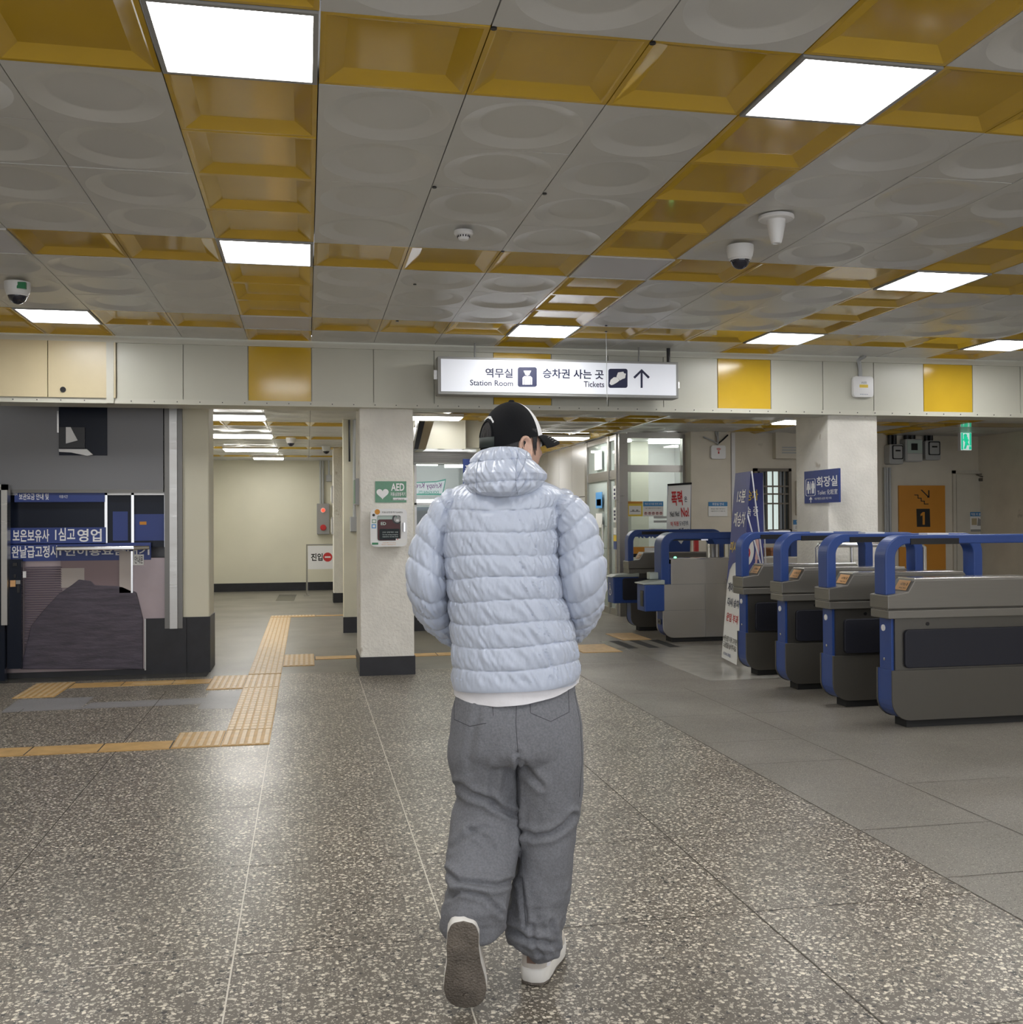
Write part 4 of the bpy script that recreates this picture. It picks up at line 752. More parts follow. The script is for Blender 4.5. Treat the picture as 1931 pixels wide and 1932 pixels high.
# ================================================================== FARE GATES
def arch(m, ox_, oy_, x0, x1, zlo, zt, th, r, y0, y1, drop, k='blue'):
    O = [(x0, zlo)]; I = [(x0+th, zlo)]
    for i in range(13): a = math.pi-i*math.pi/24; O.append((x0+r+r*math.cos(a), zt-r+r*math.sin(a))); ri = r-th*.72; I.append((x0+th+ri+ri*math.cos(a), zt-th*.8-ri+ri*math.sin(a)))
    for i in range(13): a = math.pi/2-i*math.pi/24; O.append((x1-r+r*math.cos(a), zt-r+r*math.sin(a))); ri = r-th*.72; I.append((x1-th-ri+ri*math.cos(a), zt-th*.8-ri+ri*math.sin(a)))
    O.append((x1, drop)); I.append((x1-th, drop)); m.bandprism(O, I, lambda a, b, d: (ox_+a, oy_+d, b), y0, y1, k)
def gate(label, gx_, gy_, L=1.25, W=.2, lo=0):
    """front end at x = gx_, near side at y = gy_"""
    t = thing('fare_gate', label, 'fare gate', (gx_+L/2, gy_+W/2, 0), 'blue arched fare gates'); O = Vector((gx_, gy_, 0)); fn = lambda a, b, d: (gx_+a, gy_+d, b)
    B = lambda m, x0, x1, y0, y1, z0, z1, k: m.box(gx_+x0, gx_+x1, gy_+y0, gy_+y1, z0, z1, k)
    m = MB(); B(m, .12, L-.12, .03, W-.03, 0, .07, 'black_matte'); m.build('plinth', t)
    def low(r, e): return [(e, .385)]+[(e+r-r*math.cos(i*math.pi/12), .05+r-r*math.sin(i*math.pi/12)+e) for i in range(7)]+[(L-e-r+r*math.sin(i*math.pi/12), .05+e+r-r*math.cos(i*math.pi/12)) for i in range(7)]+[(L-e, .385)]
    m = MB(); m.prism(low(.13, 0), fn, 0, .014, 'gate_lower'); m.prism(low(.13, 0), fn, W-.014, W, 'gate_lower'); m.build('side_panel', t, bevel=.003)
    m = MB(); m.prism(low(.125, .006), fn, .014, W-.014, 'blue'); m.build('lower_body', t)
    m = MB(); B(m, .03, L-.03, .012, W-.012, .385, .73, 'gate_dark'); m.build('middle_body', t)
    m = MB(); B(m, L-.05, L-.012, .03, W-.03, .385, .73, 'blue'); m.build('end_panel', t); m = MB(); B(m, .012, .05, .03, W-.03, .385, .73, 'blue'); e = m.build('end_panel', t)
    m = MB(); m.lathe([(.022, 0), (.022, .006), (.001, .008)], (gx_+.012, gy_+W*.6, .66), 'white', 14, (-1, 0, 0)); m.lathe([(.010, 0), (.010, .005), (.001, .007)], (gx_+.012, gy_+W*.55, .45), 'steel_bright', 12, (-1, 0, 0)); m.build('lock', e, smooth=True)
    for s_ in (0, 1):
        m = MB(); d = (-.012, .014) if not s_ else (W-.014, W+.012); m.prism(rrect(.09, L-.12, .40, .655, .03), fn, d[0], d[1], 'navy_pad'); m.build('flap', t, bevel=.006)
    m = MB(); m.lathe([(.013, 0), (.013, .004), (.001, .004)], (gx_+.27, gy_+.012, .69), 'black', 12, (0, -1, 0)); m.build('sensor', t)
    m = MB(); B(m, -.03, L+.03, -.012, W+.012, .73, .785, 'gate_steel'); m.build('band', t, bevel=.005)
    H = [(-.035, .795), (-.035, .885), (.115, .905), (.165, .985), (L-.165, .985), (L-.115, .905), (L+.035, .885), (L+.035, .795)]
    m = MB(); m.prism(H, fn, -.012, W+.012, 'gate_steel'); m.prism([(-.03, .783), (-.03, .797), (L+.03, .797), (L+.03, .783)], fn, 0, W, 'black'); m.build('housing', t, bevel=.006)
    m = MB(); B(m, .17, L-.17, .0, W, .985, .998, 'steel_bright'); m.build('top_plate', t, bevel=.003)
    # sticker on the slope
    A, C = Vector((gx_+.117, gy_, .908)), Vector((gx_+.163, gy_, .982)); up = (C-A).normalized(); Nn = Vector((-up.z, 0, up.x)); q0 = A+up*.006+Nn*.004; q1 = A+up*.082+Nn*.004
    m = MB(); y0, y1 = gy_+.02, gy_+W-.04; m.face([(q0.x, y1, q0.z), (q0.x, y0, q0.z), (q1.x, y0, q1.z), (q1.x, y1, q1.z)], 'orange_pale'); st = m.build('sticker', t, recalc=False)
    m = Multi(); put(m, '나가는 곳', (q1+Vector((0, W-.085, 0))-up*.02), (q0+Vector((0, .03, 0))+up*.035), 'ink_black', .02, plane=(Vector((0, -1, 0)), Nn), off=.002); put(m, 'Way Out', (q1+Vector((0, W-.085, 0))-up*.055), (q0+Vector((0, .03, 0))+up*.01), 'ink_black', .01, plane=(Vector((0, -1, 0)), Nn), off=.002)
    m.build('lettering', st)
    m = MB(); arch(m, gx_, gy_, -.025, L+.02, .885, 1.285, .075, .15, .03, W-.03, .885); a = m.build('arch', t, bevel=.008)
    m = MB(); B(m, .16, .52, .022, .035, 1.222, 1.262, 'black'); B(m, .16, .52, W-.035, W-.022, 1.222, 1.262, 'black'); m.build('display', a)
    m = MB(); B(m, .30, .46, .05, W-.05, 1.283, 1.297, 'white'); m.build('label_plate', a)
    return t
K['gate_steel'] = mat('gate_steel', (.21, .20, .18), .45, metal=.6, rvary=.15, bump=.03, bscale=25, stretch=(1, 1, 25)); K['gate_lower'] = mat('gate_lower_steel', (.115, .108, .095), .5, metal=.6, rvary=.15); K['gate_dark'] = mat('gate_dark_steel', (.13, .125, .115), .4, metal=.8); K['orange_pale'] = mat('pale_orange_sticker', (.74, .42, .18), .5)
GL = ['nearest blue arched fare gate at the right picture edge', 'second nearest blue fare gate, with label, left of the nearest one', 'third blue fare gate, between two others and in front of the toilet pillar', 'fourth blue fare gate, just right of the white standing banner foot']
g1 = gate(GL[0], 3.81, 6.26)
for i, (gx_, gy_) in enumerate(((3.81, 7.05), (3.83, 7.86), (3.85, 8.68))): dup(g1, (gx_-3.81, gy_-6.26, 0), GL[i+1])
def widegate():
    X, Y, L, W = 3.98, 11.3, 1.7, .24; t = thing('fare_gate', 'wide plain steel sided fare gate with blue card box, beyond the white banner', 'fare gate', (X+L/2, Y+W/2, 0)); fn = lambda a, b, d: (X+a, Y+d, b)
    B = lambda m, x0, x1, y0, y1, z0, z1, k: m.box(X+x0, X+x1, Y+y0, Y+y1, z0, z1, k)
    m = MB(); B(m, .13, L-.1, .02, W-.02, 0, .07, 'black_matte'); m.build('plinth', t)
    P = [(.02, .66)]+[(.02+.13-.13*math.cos(i*math.pi/12), .05+.13-.13*math.sin(i*math.pi/12)) for i in range(7)]+[(L, .05), (L, .95), (.12, .95), (.12, .66)]
    m = MB(); m.prism(P, fn, 0, .02, 'wide_steel'); m.prism(P, fn, W-.02, W, 'wide_steel'); m.build('side_panel', t, bevel=.003)
    m = MB()
    for x0, x1, z0, z1 in ((.02, .52, .661, .666), (.03, .54, .365, .369), (.53, .535, .05, .66), (.12, L, .664, .667)): B(m, x0, x1, -.0015, .004, z0, z1, 'grey_paint')
    m.build('seam', t)
    m = MB(); m.prism([(.03, .9)]+[(.03+.125-.125*math.cos(i*math.pi/12), .055+.125-.125*math.sin(i*math.pi/12)) for i in range(7)]+[(L-.01, .055), (L-.01, .9)], fn, .02, W-.02, 'blue'); m.build('core', t)
    m = MB(); B(m, .1, L, -.005, W+.005, .95, .965, 'steel_bright'); m.build('top_plate', t)
    m = MB(); arch(m, X, Y, 0, L, .66, 1.26, .10, .16, .0, W, .95); a = m.build('arch', t, bevel=.01)
    m = MB(); m.prism([(.62, 1.19), (.66, 1.12), (1.5, 1.12), (1.55, 1.19)], fn, .01, W-.01, 'blue'); m.build('lamp_hood', a); m = MB(); B(m, .50, .58, .02, W-.02, 1.165, 1.185, 'sign_white'); B(m, .12, .5, .03, W-.03, 1.165, 1.182, 'black'); m.build('light', a)
    m = MB(); B(m, -.22, .02, -.06, W-.02, .365, .67, 'blue'); m.build('card_box', t, bevel=.012); m = MB(); B(m, -.226, -.22, -.02, .08, .42, .6, 'black'); m.build('slot', t)
    m = MB(); m.prism([(-.25, .685), (-.24, .67), (.02, .67), (.02, .72), (-.05, .715)], fn, -.07, W-.01, K['reader']); m.build('reader_plate', t, bevel=.006); m = MB(); B(m, -.1, .02, .1, W-.02, .72, .80, K['reader']); m.build('reader_box', t, bevel=.008)
    m = MB(); B(m, .012, .02, .07, .17, .2, .26, 'steel_dark'); m.lathe([(.012, 0), (.012, .005), (.001, .005)], (X+.012, Y+.12, .23), 'black', 10, (-1, 0, 0)); m.build('lock', t)
    m = MB(); m.lathe([(.016, 0), (.014, .012), (.001, .016)], (X+.2, Y+.08, .965), K['led'], 12); m.build('status_light', t, smooth=True)
K['wide_steel'] = mat('wide_gate_steel', (.50, .48, .45), .38, metal=.9, rvary=.3, vscale=2); K['reader'] = mat('grey_green_reader', (.42, .47, .44), .35); K['led'] = mat('green_led', (.1, .8, .3), .4, emit=(.1, 1, .35), es=3)
widegate()
def farthest():
    t = gate('farthest fare gate with blue wheelchair box, half hidden by the wide steel gate', 4.02, 12.56); X, Y, W = 4.02, 12.56, .2
    m = MB(); m.box(X-.24, X+.1, Y-.03, Y+W+.02, .36, .69, 'blue'); m.build('wheelchair_box', t, bevel=.012); m = MB(); m.prism([(X-.27, .69), (X+.1, .69), (X+.1, .735), (X-.2, .72)], lambda a, b, d: (a, Y+d, b), -.04, W+.03, K['reader']); m.build('reader_plate', t, bevel=.006)
    m = MB(); m.prism(rrect(X-.12, X+.42, .40, .675, .03), lambda a, b, d: (a, Y+d, b), -.045, -.03, 'navy_pad'); m.build('pad', t, bevel=.005)
    f = lambda a, b, d: (X-.24-d, Y+.10-a, .53+b); m = MB(); A = [(.045*math.cos(q), -.03+.045*math.sin(q)) for q in (2.2+i*.28 for i in range(16))]; Bq = [(.033*math.cos(q), -.03+.033*math.sin(q)) for q in (2.2+i*.28 for i in range(16))]; m.bandprism(A, Bq, f, .001, .004, 'white_ink')
    m.prism([(-.008+.012*math.cos(i), .075+.012*math.sin(i)) for i in (j*math.pi/6 for j in range(12))], f, .001, .004, 'white_ink'); m.prism([(-.014, .055), (0, .055), (.004, .01), (.03, .005), (.045, -.05), (.035, -.055), (.02, -.005), (-.012, -.002)], f, .001, .004, 'white_ink'); m.build('wheelchair_mark', t)
farthest()
m = MB()
# ticket readers behind the wide gate
for i, (x, y, k) in enumerate(((1330, 12.2, 'steel'), (1350, 12.4, 'steel_dark'))): pass
t = thing('barrier_post', 'rounded steel barrier post seen through the wide gate arch', 'post', (5.0, 12.2, 0)); p = oy(1345, 1008, 12.2); m = MB(); m.lathe([(.08, 0), (.08, p.z-.05), (.06, p.z), (.001, p.z+.01)], (p.x, 12.2, 0), 'steel', 20); m.build('post', t, smooth=True)
for i, (x0, x1, z, k, l) in enumerate(((1311, 1318, 1018, 'red', 'red and white marker strip seen under the wide gate arch'), (1358, 1365, 1022, 'tan', 'pale upright booklet left of two others under the wide gate arch'), (1367, 1373, 1022, 'cream_wall', 'middle pale upright booklet under the wide gate arch'), (1376, 1382, 1022, 'white_paper', 'rightmost pale upright booklet under the wide gate arch'))):
    a, b = oy(x0, z, 13.3), oy(x1, 1050, 13.3); m = MB(); m.box(a.x, b.x, 13.28, 13.34, b.z-.1, a.z, k); tag(m.build('marker_strip' if not i else 'booklet'), l, 'marker' if not i else 'booklet')
m = MB(); a = oy(1310, 1050, 13.3); b = oy(1390, 1050, 13.3); m.box(a.x-.1, b.x+.1, 13.2, 13.45, 0, a.z-.1, 'steel'); tag(m.build('counter', bevel=.01), 'steel counter behind the wide gate carrying the pale booklets', 'counter')
# ================================================================== BANNERS
def planeput(m, body, P, u0, v0, u1, v1, k, bold, R, N, off=.004):
    put(m, body, P(u0, v0), P(u1, v1), k, bold, plane=(R, N), off=off)
def banner(name, label, p_tl, p_tr, p_bl, fn, loc, poles):
    A, Bv, C = Vector(p_tl), Vector(p_tr), Vector(p_bl); Rv = (Bv-A); R = Rv.normalized(); Dn = C-A; N = R.cross(-Dn.normalized()).normalized()
    if N.dot(CAM-A) < 0: N = -N
    t = thing(name, label, 'banner', loc); P = lambda u, v: A+Rv*u+Dn*v; fn(t, P, R, N)
    m = MB()
    for q in poles: m.tube([Vector(p) for p in q], .008, 'white', 8)
    m.build('pole', t, smooth=True); return t
def sheet(m, P, N, u0, v0, u1, v1, k, d=.0, nu=6, nv=12, wav=.0):
    V = []; F = []
    for j in range(nv+1):
        for i in range(nu+1): u = u0+(u1-u0)*i/nu; v = v0+(v1-v0)*j/nv; V.append(P(u, v)+N*(d+wav*math.sin(v*9+u*3)))
    for j in range(nv):
        for i in range(nu): a = j*(nu+1)+i; F.append((a, a+1, a+nu+2, a+nu+1))
    m.mesh(V, F, k)
def b15(t, P, R, N):
    m = MB(); sheet(m, P, N, 0, 0, 1, .48, 'blue_banner'); sheet(m, P, N, 0, .48, 1, 1, 'white_paper'); m.build('cloth', t, recalc=False)
    m = MB(); pts = [(0, .48), (0, .62), (.12, .53), (.45, .48)]; m.face([P(*q)+N*.003 for q in ((0, .48), (.55, .48), (.3, .495), (.12, .53), (.02, .60), (0, .62))], 'blue_banner'); m.build('curved_edge', t, recalc=False)
    m = Multi(); q = lambda s, u0, v0, u1, v1, k, b=.02: planeput(m, s, P, u0, v0, u1, v1, k, b, R, N)
    q('15분', .30, .095, .80, .165, 'white_ink'); q('재승차', .18, .215, .88, .295, 'white_ink'); q('미시행역', .08, .375, .92, .435, 'yellow_ink'); q('게이트에서', .12, .595, .95, .645, 'ink'); q('다시 승차', .16, .675, .9, .72, 'ink'); q('운임 부과', .16, .755, .9, .80, 'red')
    q('※환승할 이용 고객은', .06, .875, .94, .905, 'ink_black', .01); q('도움벨을 눌러주세요', .08, .91, .92, .94, 'ink_black', .01); q('KORAIL 코레일', .14, .962, .6, .98, 'blue', .01); m.build('lettering', t)
X0 = oy(1392, 893, 9.75); X1 = oy(1437, 888, 9.45)
banner('standing_banner', 'tall navy and white standing banner with fifteen minute notice, left of the fourth gate', oy(1388, 893, 9.95), oy(1417, 889, 9.42), oz(1362, 1240, .03), b15, (4.2, 9.65, 0), [[oy(1417, 889, 9.43)+Vector((.01, 0, 0)), (4.42, 9.55, .95), (4.62, 9.75, .02)], [oy(1388, 893, 9.95)+Vector((.01, 0, 0)), (4.42, 9.6, .95), (4.60, 9.45, .02)], [oz(1362, 1240, .03)+Vector((.01, 0, 0)), (4.3, 9.75, .5), (4.42, 9.58, .95)]])
def bno(t, P, R, N):
    m = MB(); sheet(m, P, N, 0, 0, 1, .66, 'blue_banner'); sheet(m, P, N, 0, .66, 1, .95, 'white_paper'); m.build('cloth', t, recalc=False)
    m = MB(); m.face([P(.16+.42*math.cos(i*math.pi/16), .46+.105*math.sin(i*math.pi/16))+N*.004 for i in range(32)], 'white_paper'); m.build('speech_bubble', t, recalc=False)
    m = Multi(); q = lambda s, u0, v0, u1, v1, k, b=.02, o=.004: planeput(m, s, P, u0, v0, u1, v1, k, b, R, N, o); q('부정승차', -.25, .10, .78, .165, 'yellow_ink'); q('단속 중', .0, .20, .78, .26, 'white_ink'); q('부정승차', -.12, .405, .40, .435, 'ink_black', .01, .008); q('NO', -.12, .445, .42, .515, 'red', .03, .008); q('정승차란?', .1, .70, .8, .745, 'ink_black', .02); m.build('lettering', t)
    m = MB(); m.tube([P(.72, .40)+N*.006, P(.75, .46)+N*.006, P(.70, .52)+N*.006], .02, K['pink'], 8); m.tube([P(.62, .62)+N*.006, P(.66, .56)+N*.006, P(.70, .5)+N*.006], .012, K['pink'], 8); m.build('hand_picture', t, smooth=True)
K['pink'] = mat('pale_pink_ink', (.7, .45, .42), .5)
a = oy(1405, 893, 10.6); b = oy(1440, 892, 10.5); c = oy(1408, 1066, 10.6)
banner('standing_banner', 'navy standing banner against fare dodging with white NO bubble, behind the fifteen minute banner', (a.x, 10.7, a.z), (b.x, 10.5, b.z), (a.x-.02, 10.65, .1), bno, (b.x, 10.6, 0), [[(b.x, 10.52, b.z), (b.x+.12, 10.7, .8), (b.x+.25, 10.9, .02)], [(a.x, 10.72, a.z), (b.x+.1, 10.75, .9), (b.x+.25, 10.95, .02)]])
def bvio(t, P, R, N):
    m = MB(); sheet(m, P, N, 0, 0, 1, 1, 'blue'); m.build('cloth', t, recalc=False); m = MB(); m.face([P(u, v)+N*.003 for u, v in ((.02, .0), (.98, 0), (.98, .44), (.62, .56), (.0, .41))], 'white_paper'); m.build('white_panel', t, recalc=False)
    m = Multi(); q = lambda s, u0, v0, u1, v1, k, b=.02: planeput(m, s, P, u0, v0, u1, v1, k, b, R, N, .006)
    q('폭력', .14, .06, .66, .20, 'red', .03); q('은', .70, .12, .84, .17, 'ink'); q('No! No!', .12, .25, .52, .30, 'ink_black', .02); q('No!', .57, .22, .93, .31, 'red', .03); q('역 직원', .14, .345, .50, .39, 'red'); q('도 누군가의', .52, .345, .9, .39, 'ink', .01); q('가족', .5, .41, .74, .46, 'ink', .02); q('입니다', .75, .42, .95, .46, 'ink', .01)
    q('폭행을 할 경우', .1, .66, .75, .70, 'white_ink', .01); q('처벌', .76, .66, .93, .70, 'red'); q('관련법에 대해 강력히', .06, .74, .9, .785, 'yellow_ink', .01); q('처벌합니다', .35, .825, .8, .865, 'white_ink', .01); m.build('lettering', t)
    m = MB(); m.tube([P(0, 0)+N*.004, P(1, 0)+N*.004], .014, 'black', 8); m.build('top_bar', t, smooth=True)
a, b = oy(1260, 915, 13), oy(1305, 912, 13)
banner('standing_banner', 'white and blue anti violence standing banner behind the wide steel gate', (a.x, 13.0, a.z), (b.x, 13.0, b.z), (a.x-.06, 12.95, .45), bvio, ((a.x+b.x)/2, 13.1, 0), [[(a.x-.1, 12.97, .43), (a.x+.2, 13.2, 1.0), (b.x, 13.02, b.z)], [(b.x, 12.98, .43), (a.x+.2, 13.2, 1.0), (a.x+.2, 13.4, .02)]])
# ================================================================== LEFT KIOSK
def kiosk():
    Y = 10.1; g = lambda x, y, d=0.: oy(x, y, Y+d); xr = g(345, 900).x; xl = -3.4; t = thing('ticket_kiosk', 'grey steel kiosk with dark window, navy lettered bands and shelf at left', 'kiosk', (-2, 10.4, 0))
    m = MB(); m.box(xl, xr-.02, Y+.25, Y+.9, 0, 2.70, 'kiosk_grey'); m.build('body', t)
    zt, zb = g(200, 782).z, g(200, 928).z
    m = MB(); m.box(xl, xr-.17, Y-.03, Y+.26, zb, 2.72, 'kiosk_grey'); m.box(xl, xr-.17, Y-.035, Y-.028, zb-.01, zb+.02, 'steel_dark'); a, b = g(113, 785), g(204, 860); m.box(a.x, b.x, Y-.04, Y-.028, b.z, 2.6, 'kiosk_dark'); m.build('fascia', t)
    m = MB(); a, b = g(311, 780), g(345, 932); w = b.x-a.x
    for i, (u0, u1, d) in enumerate(((0, .3, 0), (.3, .72, -.025), (.72, 1, .0))): m.box(a.x+w*u0, a.x+w*u1, Y-.04+d, Y+.3, .42, 2.72, ('steel_dark', 'steel', 'steel_dark')[i])
    m.build('corner_post', t)
    a, b = g(30, 934), g(342, 1032); m = MB(); m.box(xl, b.x-.05, Y+.06, Y+.25, b.z, zb, 'kiosk_dark'); m.build('window_recess', t)
    m = MB()
    for x in (198, 248, 310): q = g(x, 0).x; m.box(q-.012, q+.012, Y+.0, Y+.1, b.z, zb, 'steel_bright')
    m.box(xl, b.x, Y, Y+.08, zb-.03, zb, 'steel'); m.build('window_frame', t)
    m = MB(); a2, b2 = g(200, 965), g(248, 1020); m.box(a2.x+.05, b2.x-.04, Y+.055, Y+.062, b2.z, a2.z, 'blue_sign'); a2, b2 = g(252, 970), g(310, 1020); m.box(a2.x, b2.x, Y+.055, Y+.062, b2.z, a2.z, 'blue_sign'); p, q = g(262, 984), g(272, 990); m.box(p.x, p.x+.06, Y+.05, Y+.056, q.z, p.z, 'orange'); m.build('window_poster', t)
    m = MB(); p, q = g(28, 929), g(198, 947); m.box(p.x, q.x, Y-.012, Y+.03, q.z, p.z, 'blue_sign'); s1 = m.build('header_band', t)
    m = Multi(); put(m, '04', g(28, 930, -.012), g(33, 935, -.012), 'white_ink', .01); put(m, '보관요금 안내 및', g(36, 931, -.012), g(92, 943, -.012), 'white_ink', .012); put(m, '이용시간', g(112, 934, -.012), g(128, 940, -.012), 'white_ink', .0); m.build('lettering', s1)
    m = MB(); p, q = g(18, 996), g(200, 1026); m.box(p.x, q.x, Y-.014, Y+.03, q.z, p.z, 'blue_sign'); p, q = g(18, 1026), g(285, 1056); m.box(p.x, q.x, Y-.014, Y+.03, q.z, p.z, 'blue_sign'); s2 = m.build('sign_band', t)
    m = Multi(); put(m, '보은보유사', g(24, 999, -.014), g(93, 1022, -.014), 'white_ink', .02); put(m, '1심고', g(104, 996, -.014), g(142, 1020, -.014), 'white_ink', .02); put(m, '영업', g(146, 998, -.014), g(192, 1022, -.014), 'white_ink', .02)
    put(m, '완날급고정시', g(22, 1030, -.014), g(108, 1052, -.014), 'white_ink', .02); put(m, '1인이용요금내기', g(112, 1033, -.014), g(282, 1047, -.014), 'white_ink', .02); m.build('lettering', s2)
    a, b = g(105, 1022), g(286, 1036); m = MB(); m.prism([(a.x, Y-.02), (a.x+.05, Y-.22), (b.x-.12, Y-.24), (b.x, Y-.12), (b.x-.02, Y-.02)], lambda p, q, d: (p, q, d), b.z-.0, b.z+.035, 'steel_bright'); m.build('counter_shelf', t, bevel=.008)
    zs = g(0, 1056).z; m = MB(); m.box(xl, xr, Y, Y+.25, .04, zs, 'kiosk_mauve'); m.build('lower_panel', t)
    m = MB(); a, b = g(47, 1068), g(118, 1260); n = 44
    for i in range(n): z = b.z+(a.z-b.z)*i/n; m.prism([(Y-.004, z), (Y-.022, z+.003), (Y-.004, z+.7*(a.z-b.z)/n)], lambda p, q, d: (d, p, q), a.x, b.x, 'kiosk_purple')
    m.build('louvre_shutter', t)
    m = MB(); P = [(40, 1262), (270, 1262), (270, 1165), (258, 1118), (232, 1106), (180, 1104), (172, 1096), (150, 1093), (136, 1104), (112, 1120), (84, 1150), (60, 1180)]; m.prism([(lambda v: (v.x, v.z))(g(*p)) for p in P], fY(Y), -.03, -.0, 'kiosk_plum'); m.build('dark_smear', t, bevel=.006)  # dark outline of a smeared figure, not a fitted kiosk panel
    m = MB(); p, q = g(115, 1057), g(240, 1108); m.box(p.x, q.x, Y-.012, Y, q.z, p.z, 'kiosk_rose'); p, q = g(116, 1072), g(160, 1108); m.box(p.x, q.x, Y-.018, Y-.01, q.z, p.z, 'kiosk_pale'); m.build('door_panel', t)
    m = MB(); p, q = g(226, 1040), g(251, 1118); m.box(p.x, q.x, Y-.03, Y, q.z, p.z, 'kiosk_pale'); m.box(q.x-.012, q.x+.004, Y-.034, Y, q.z, p.z, 'steel_bright'); m.build('pilaster', t); m = MB(); p, q = g(252, 1046), g(272, 1066); m.box(p.x, q.x, Y-.02, Y, q.z, p.z, 'white_paper'); put(m, '안내문', g(254, 1049, -.02), g(270, 1063, -.02), 'ink_black', .01); m.build('notice', t)
    m = MB(); p = g(275, 1167); m.box(p.x, xr+.03, Y-.03, Y+.3, 0, p.z, 'black_base'); m.box(p.x-.006, p.x+.006, Y-.035, Y, 0.04, p.z, 'steel'); m.build('base_block', t); m = MB(); m.box(xl, p.x, Y-.015, Y+.3, 0, .05, 'black_base'); m.build('plinth', t)
    m = MB(); a, b = oy(112, 806, Y-.05), oy(168, 858, Y-.05); m.box(a.x, a.x+.22, Y-.06, Y-.04, b.z+.06, a.z, 'black'); m.prism([(a.x, b.z+.05), (a.x+.24, b.z+.05), (a.x+.29, b.z-.0), (a.x+.24, b.z-.01), (a.x+.1, b.z+.02), (a.x, b.z+.025)], fY(Y), -.07, -.03, 'white'); m.prism([(a.x+.06, a.z), (a.x+.10, a.z), (a.x+.16, b.z+.13), (a.x+.06, b.z+.10)], fY(Y), -.07, -.06, 'white'); m.box(a.x-.02, a.x-.005, Y-.05, Y-.03, b.z+.2, a.z+.15, 'steel_bright'); m.build('bracket_lamp', t)
K['kiosk_grey'] = mat('kiosk_grey_metal', (.18, .18, .188), .4, metal=.2); K['kiosk_dark'] = mat('kiosk_dark_metal', (.014, .018, .030), .22, spec=.15); K['kiosk_mauve'] = mat('kiosk_mauve_metal', (.34, .28, .29), .32, metal=.4, vary=.1); K['kiosk_purple'] = mat('kiosk_shutter_paint', (.19, .155, .19), .45); K['kiosk_plum'] = mat('kiosk_plum_smear', (.075, .062, .085), .42, vary=.35, vscale=14, bump=.3, bscale=60, stretch=(.4, 1, 3)); K['kiosk_rose'] = mat('kiosk_rose_panel', (.24, .17, .18), .4); K['kiosk_pale'] = mat('kiosk_pale_panel', (.45, .40, .37), .4)
kiosk()
def locker():
    Y = 9.93; g = lambda x, y, d=0.: oy(x, y, Y+d); xr = g(14, 1000).x; zt = g(10, 914).z; t = thing('ticket_machine', 'dark steel framed machine at the left picture edge, standing before the grey kiosk', 'ticket machine', (xr-.5, Y+.05, 0))
    m = MB(); m.box(xr-1, xr-.03, Y+.02, Y+.10, 0, zt-.03, 'kiosk_dark'); m.build('body', t)
    m = MB(); m.box(xr-1, xr, Y-.01, Y+.03, zt-.05, zt, 'steel'); m.box(xr-.05, xr, Y-.01, Y+.10, .5, zt, 'steel'); m.box(xr-.10, xr-.07, Y-.01, Y+.02, .5, zt-.05, 'steel_bright'); m.build('frame', t)
    m = MB(); m.box(xr-.9, xr-.11, Y, Y+.015, 1.0, zt-.06, 'frame_dark'); m.prism(disc(xr-.2, 1.55, .09), fY(Y), -.006, .0, 'grey_paint'); m.box(xr-.4, xr-.12, Y-.008, Y, 1.33, 1.48, K['pale_blue']); m.box(xr-.16, xr-.1, Y-.008, Y, .93, .97, 'red'); m.build('screen', t)
    m = MB(); a, b = g(27, 1062), g(48, 1145); m.box(xr-.02, xr+.10, Y+.06, Y+.11, .1, a.z+.03, 'kiosk_dark'); p = m.build('side_panel', t)
    m = MB(); 
    for x0, y0, x1, y1, k in ((24, 1062, 32, 1068, 'black'), (26, 1084, 30, 1090, 'black'), (19, 1095, 29, 1107, 'orange_pale'), (30, 1095, 38, 1102, 'grey_paint'), (32, 1104, 37, 1118, 'black'), (43, 1078, 49, 1090, 'white')): q, w = g(x0, y0, .05), g(x1, y1, .05); m.box(q.x, w.x, Y+.05, Y+.06, w.z, q.z, k)
    m.build('slot', p)
K['pale_blue'] = mat('pale_blue_sheet', (.45, .62, .68), .5)
locker()
# ================================================================== THE WALKING MAN
D0 = 3.07; Rv = Vector((cy, -sy, 0)); Fv = Vector((sy, cy, 0)); Zv = Vector((0, 0, 1))
def pp(x, y, d=0.): return CAM + ray(x, y)*(D0+d)
def sc(d=0.): return (D0+d)/FPX
def interp(rows, y):
    ys = [r[0] for r in rows]; return [float(np.interp(y, ys, [r[i] for r in rows])) for i in range(1, len(rows[0]))]
def nz(x, y, z=0.): return noise.noise(Vector((x, y, z)))
man = thing('person', 'man walking away in pale blue puffer jacket, grey trousers, black and white cap', 'person', (pp(965, 1500).x, pp(965, 1500).y, 0))
K['nylon'] = mat('pale_blue_nylon', (.475, .525, .635), .30, spec=.5, vary=.03, vscale=3, bump=.24, bscale=30, stretch=(1.5, 1.5, .8), sheen=.15)
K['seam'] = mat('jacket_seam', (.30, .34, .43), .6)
K['melange'] = mat('grey_melange', (.175, .18, .197), .85, vary=.16, vscale=160, bump=.25, bscale=260, spec=.2)
K['pant_seam'] = mat('trouser_seam', (.06, .062, .07), .9)
K['shirt'] = mat('white_cotton', (.74, .73, .76), .8, bump=.1, bscale=80)
K['suede'] = mat('pale_shoe_suede', (.52, .48, .43), .8, vary=.08, vscale=30, bump=.15, bscale=200); K['midsole'] = mat('white_midsole', (.72, .70, .66), .5, vary=.06, vscale=15)
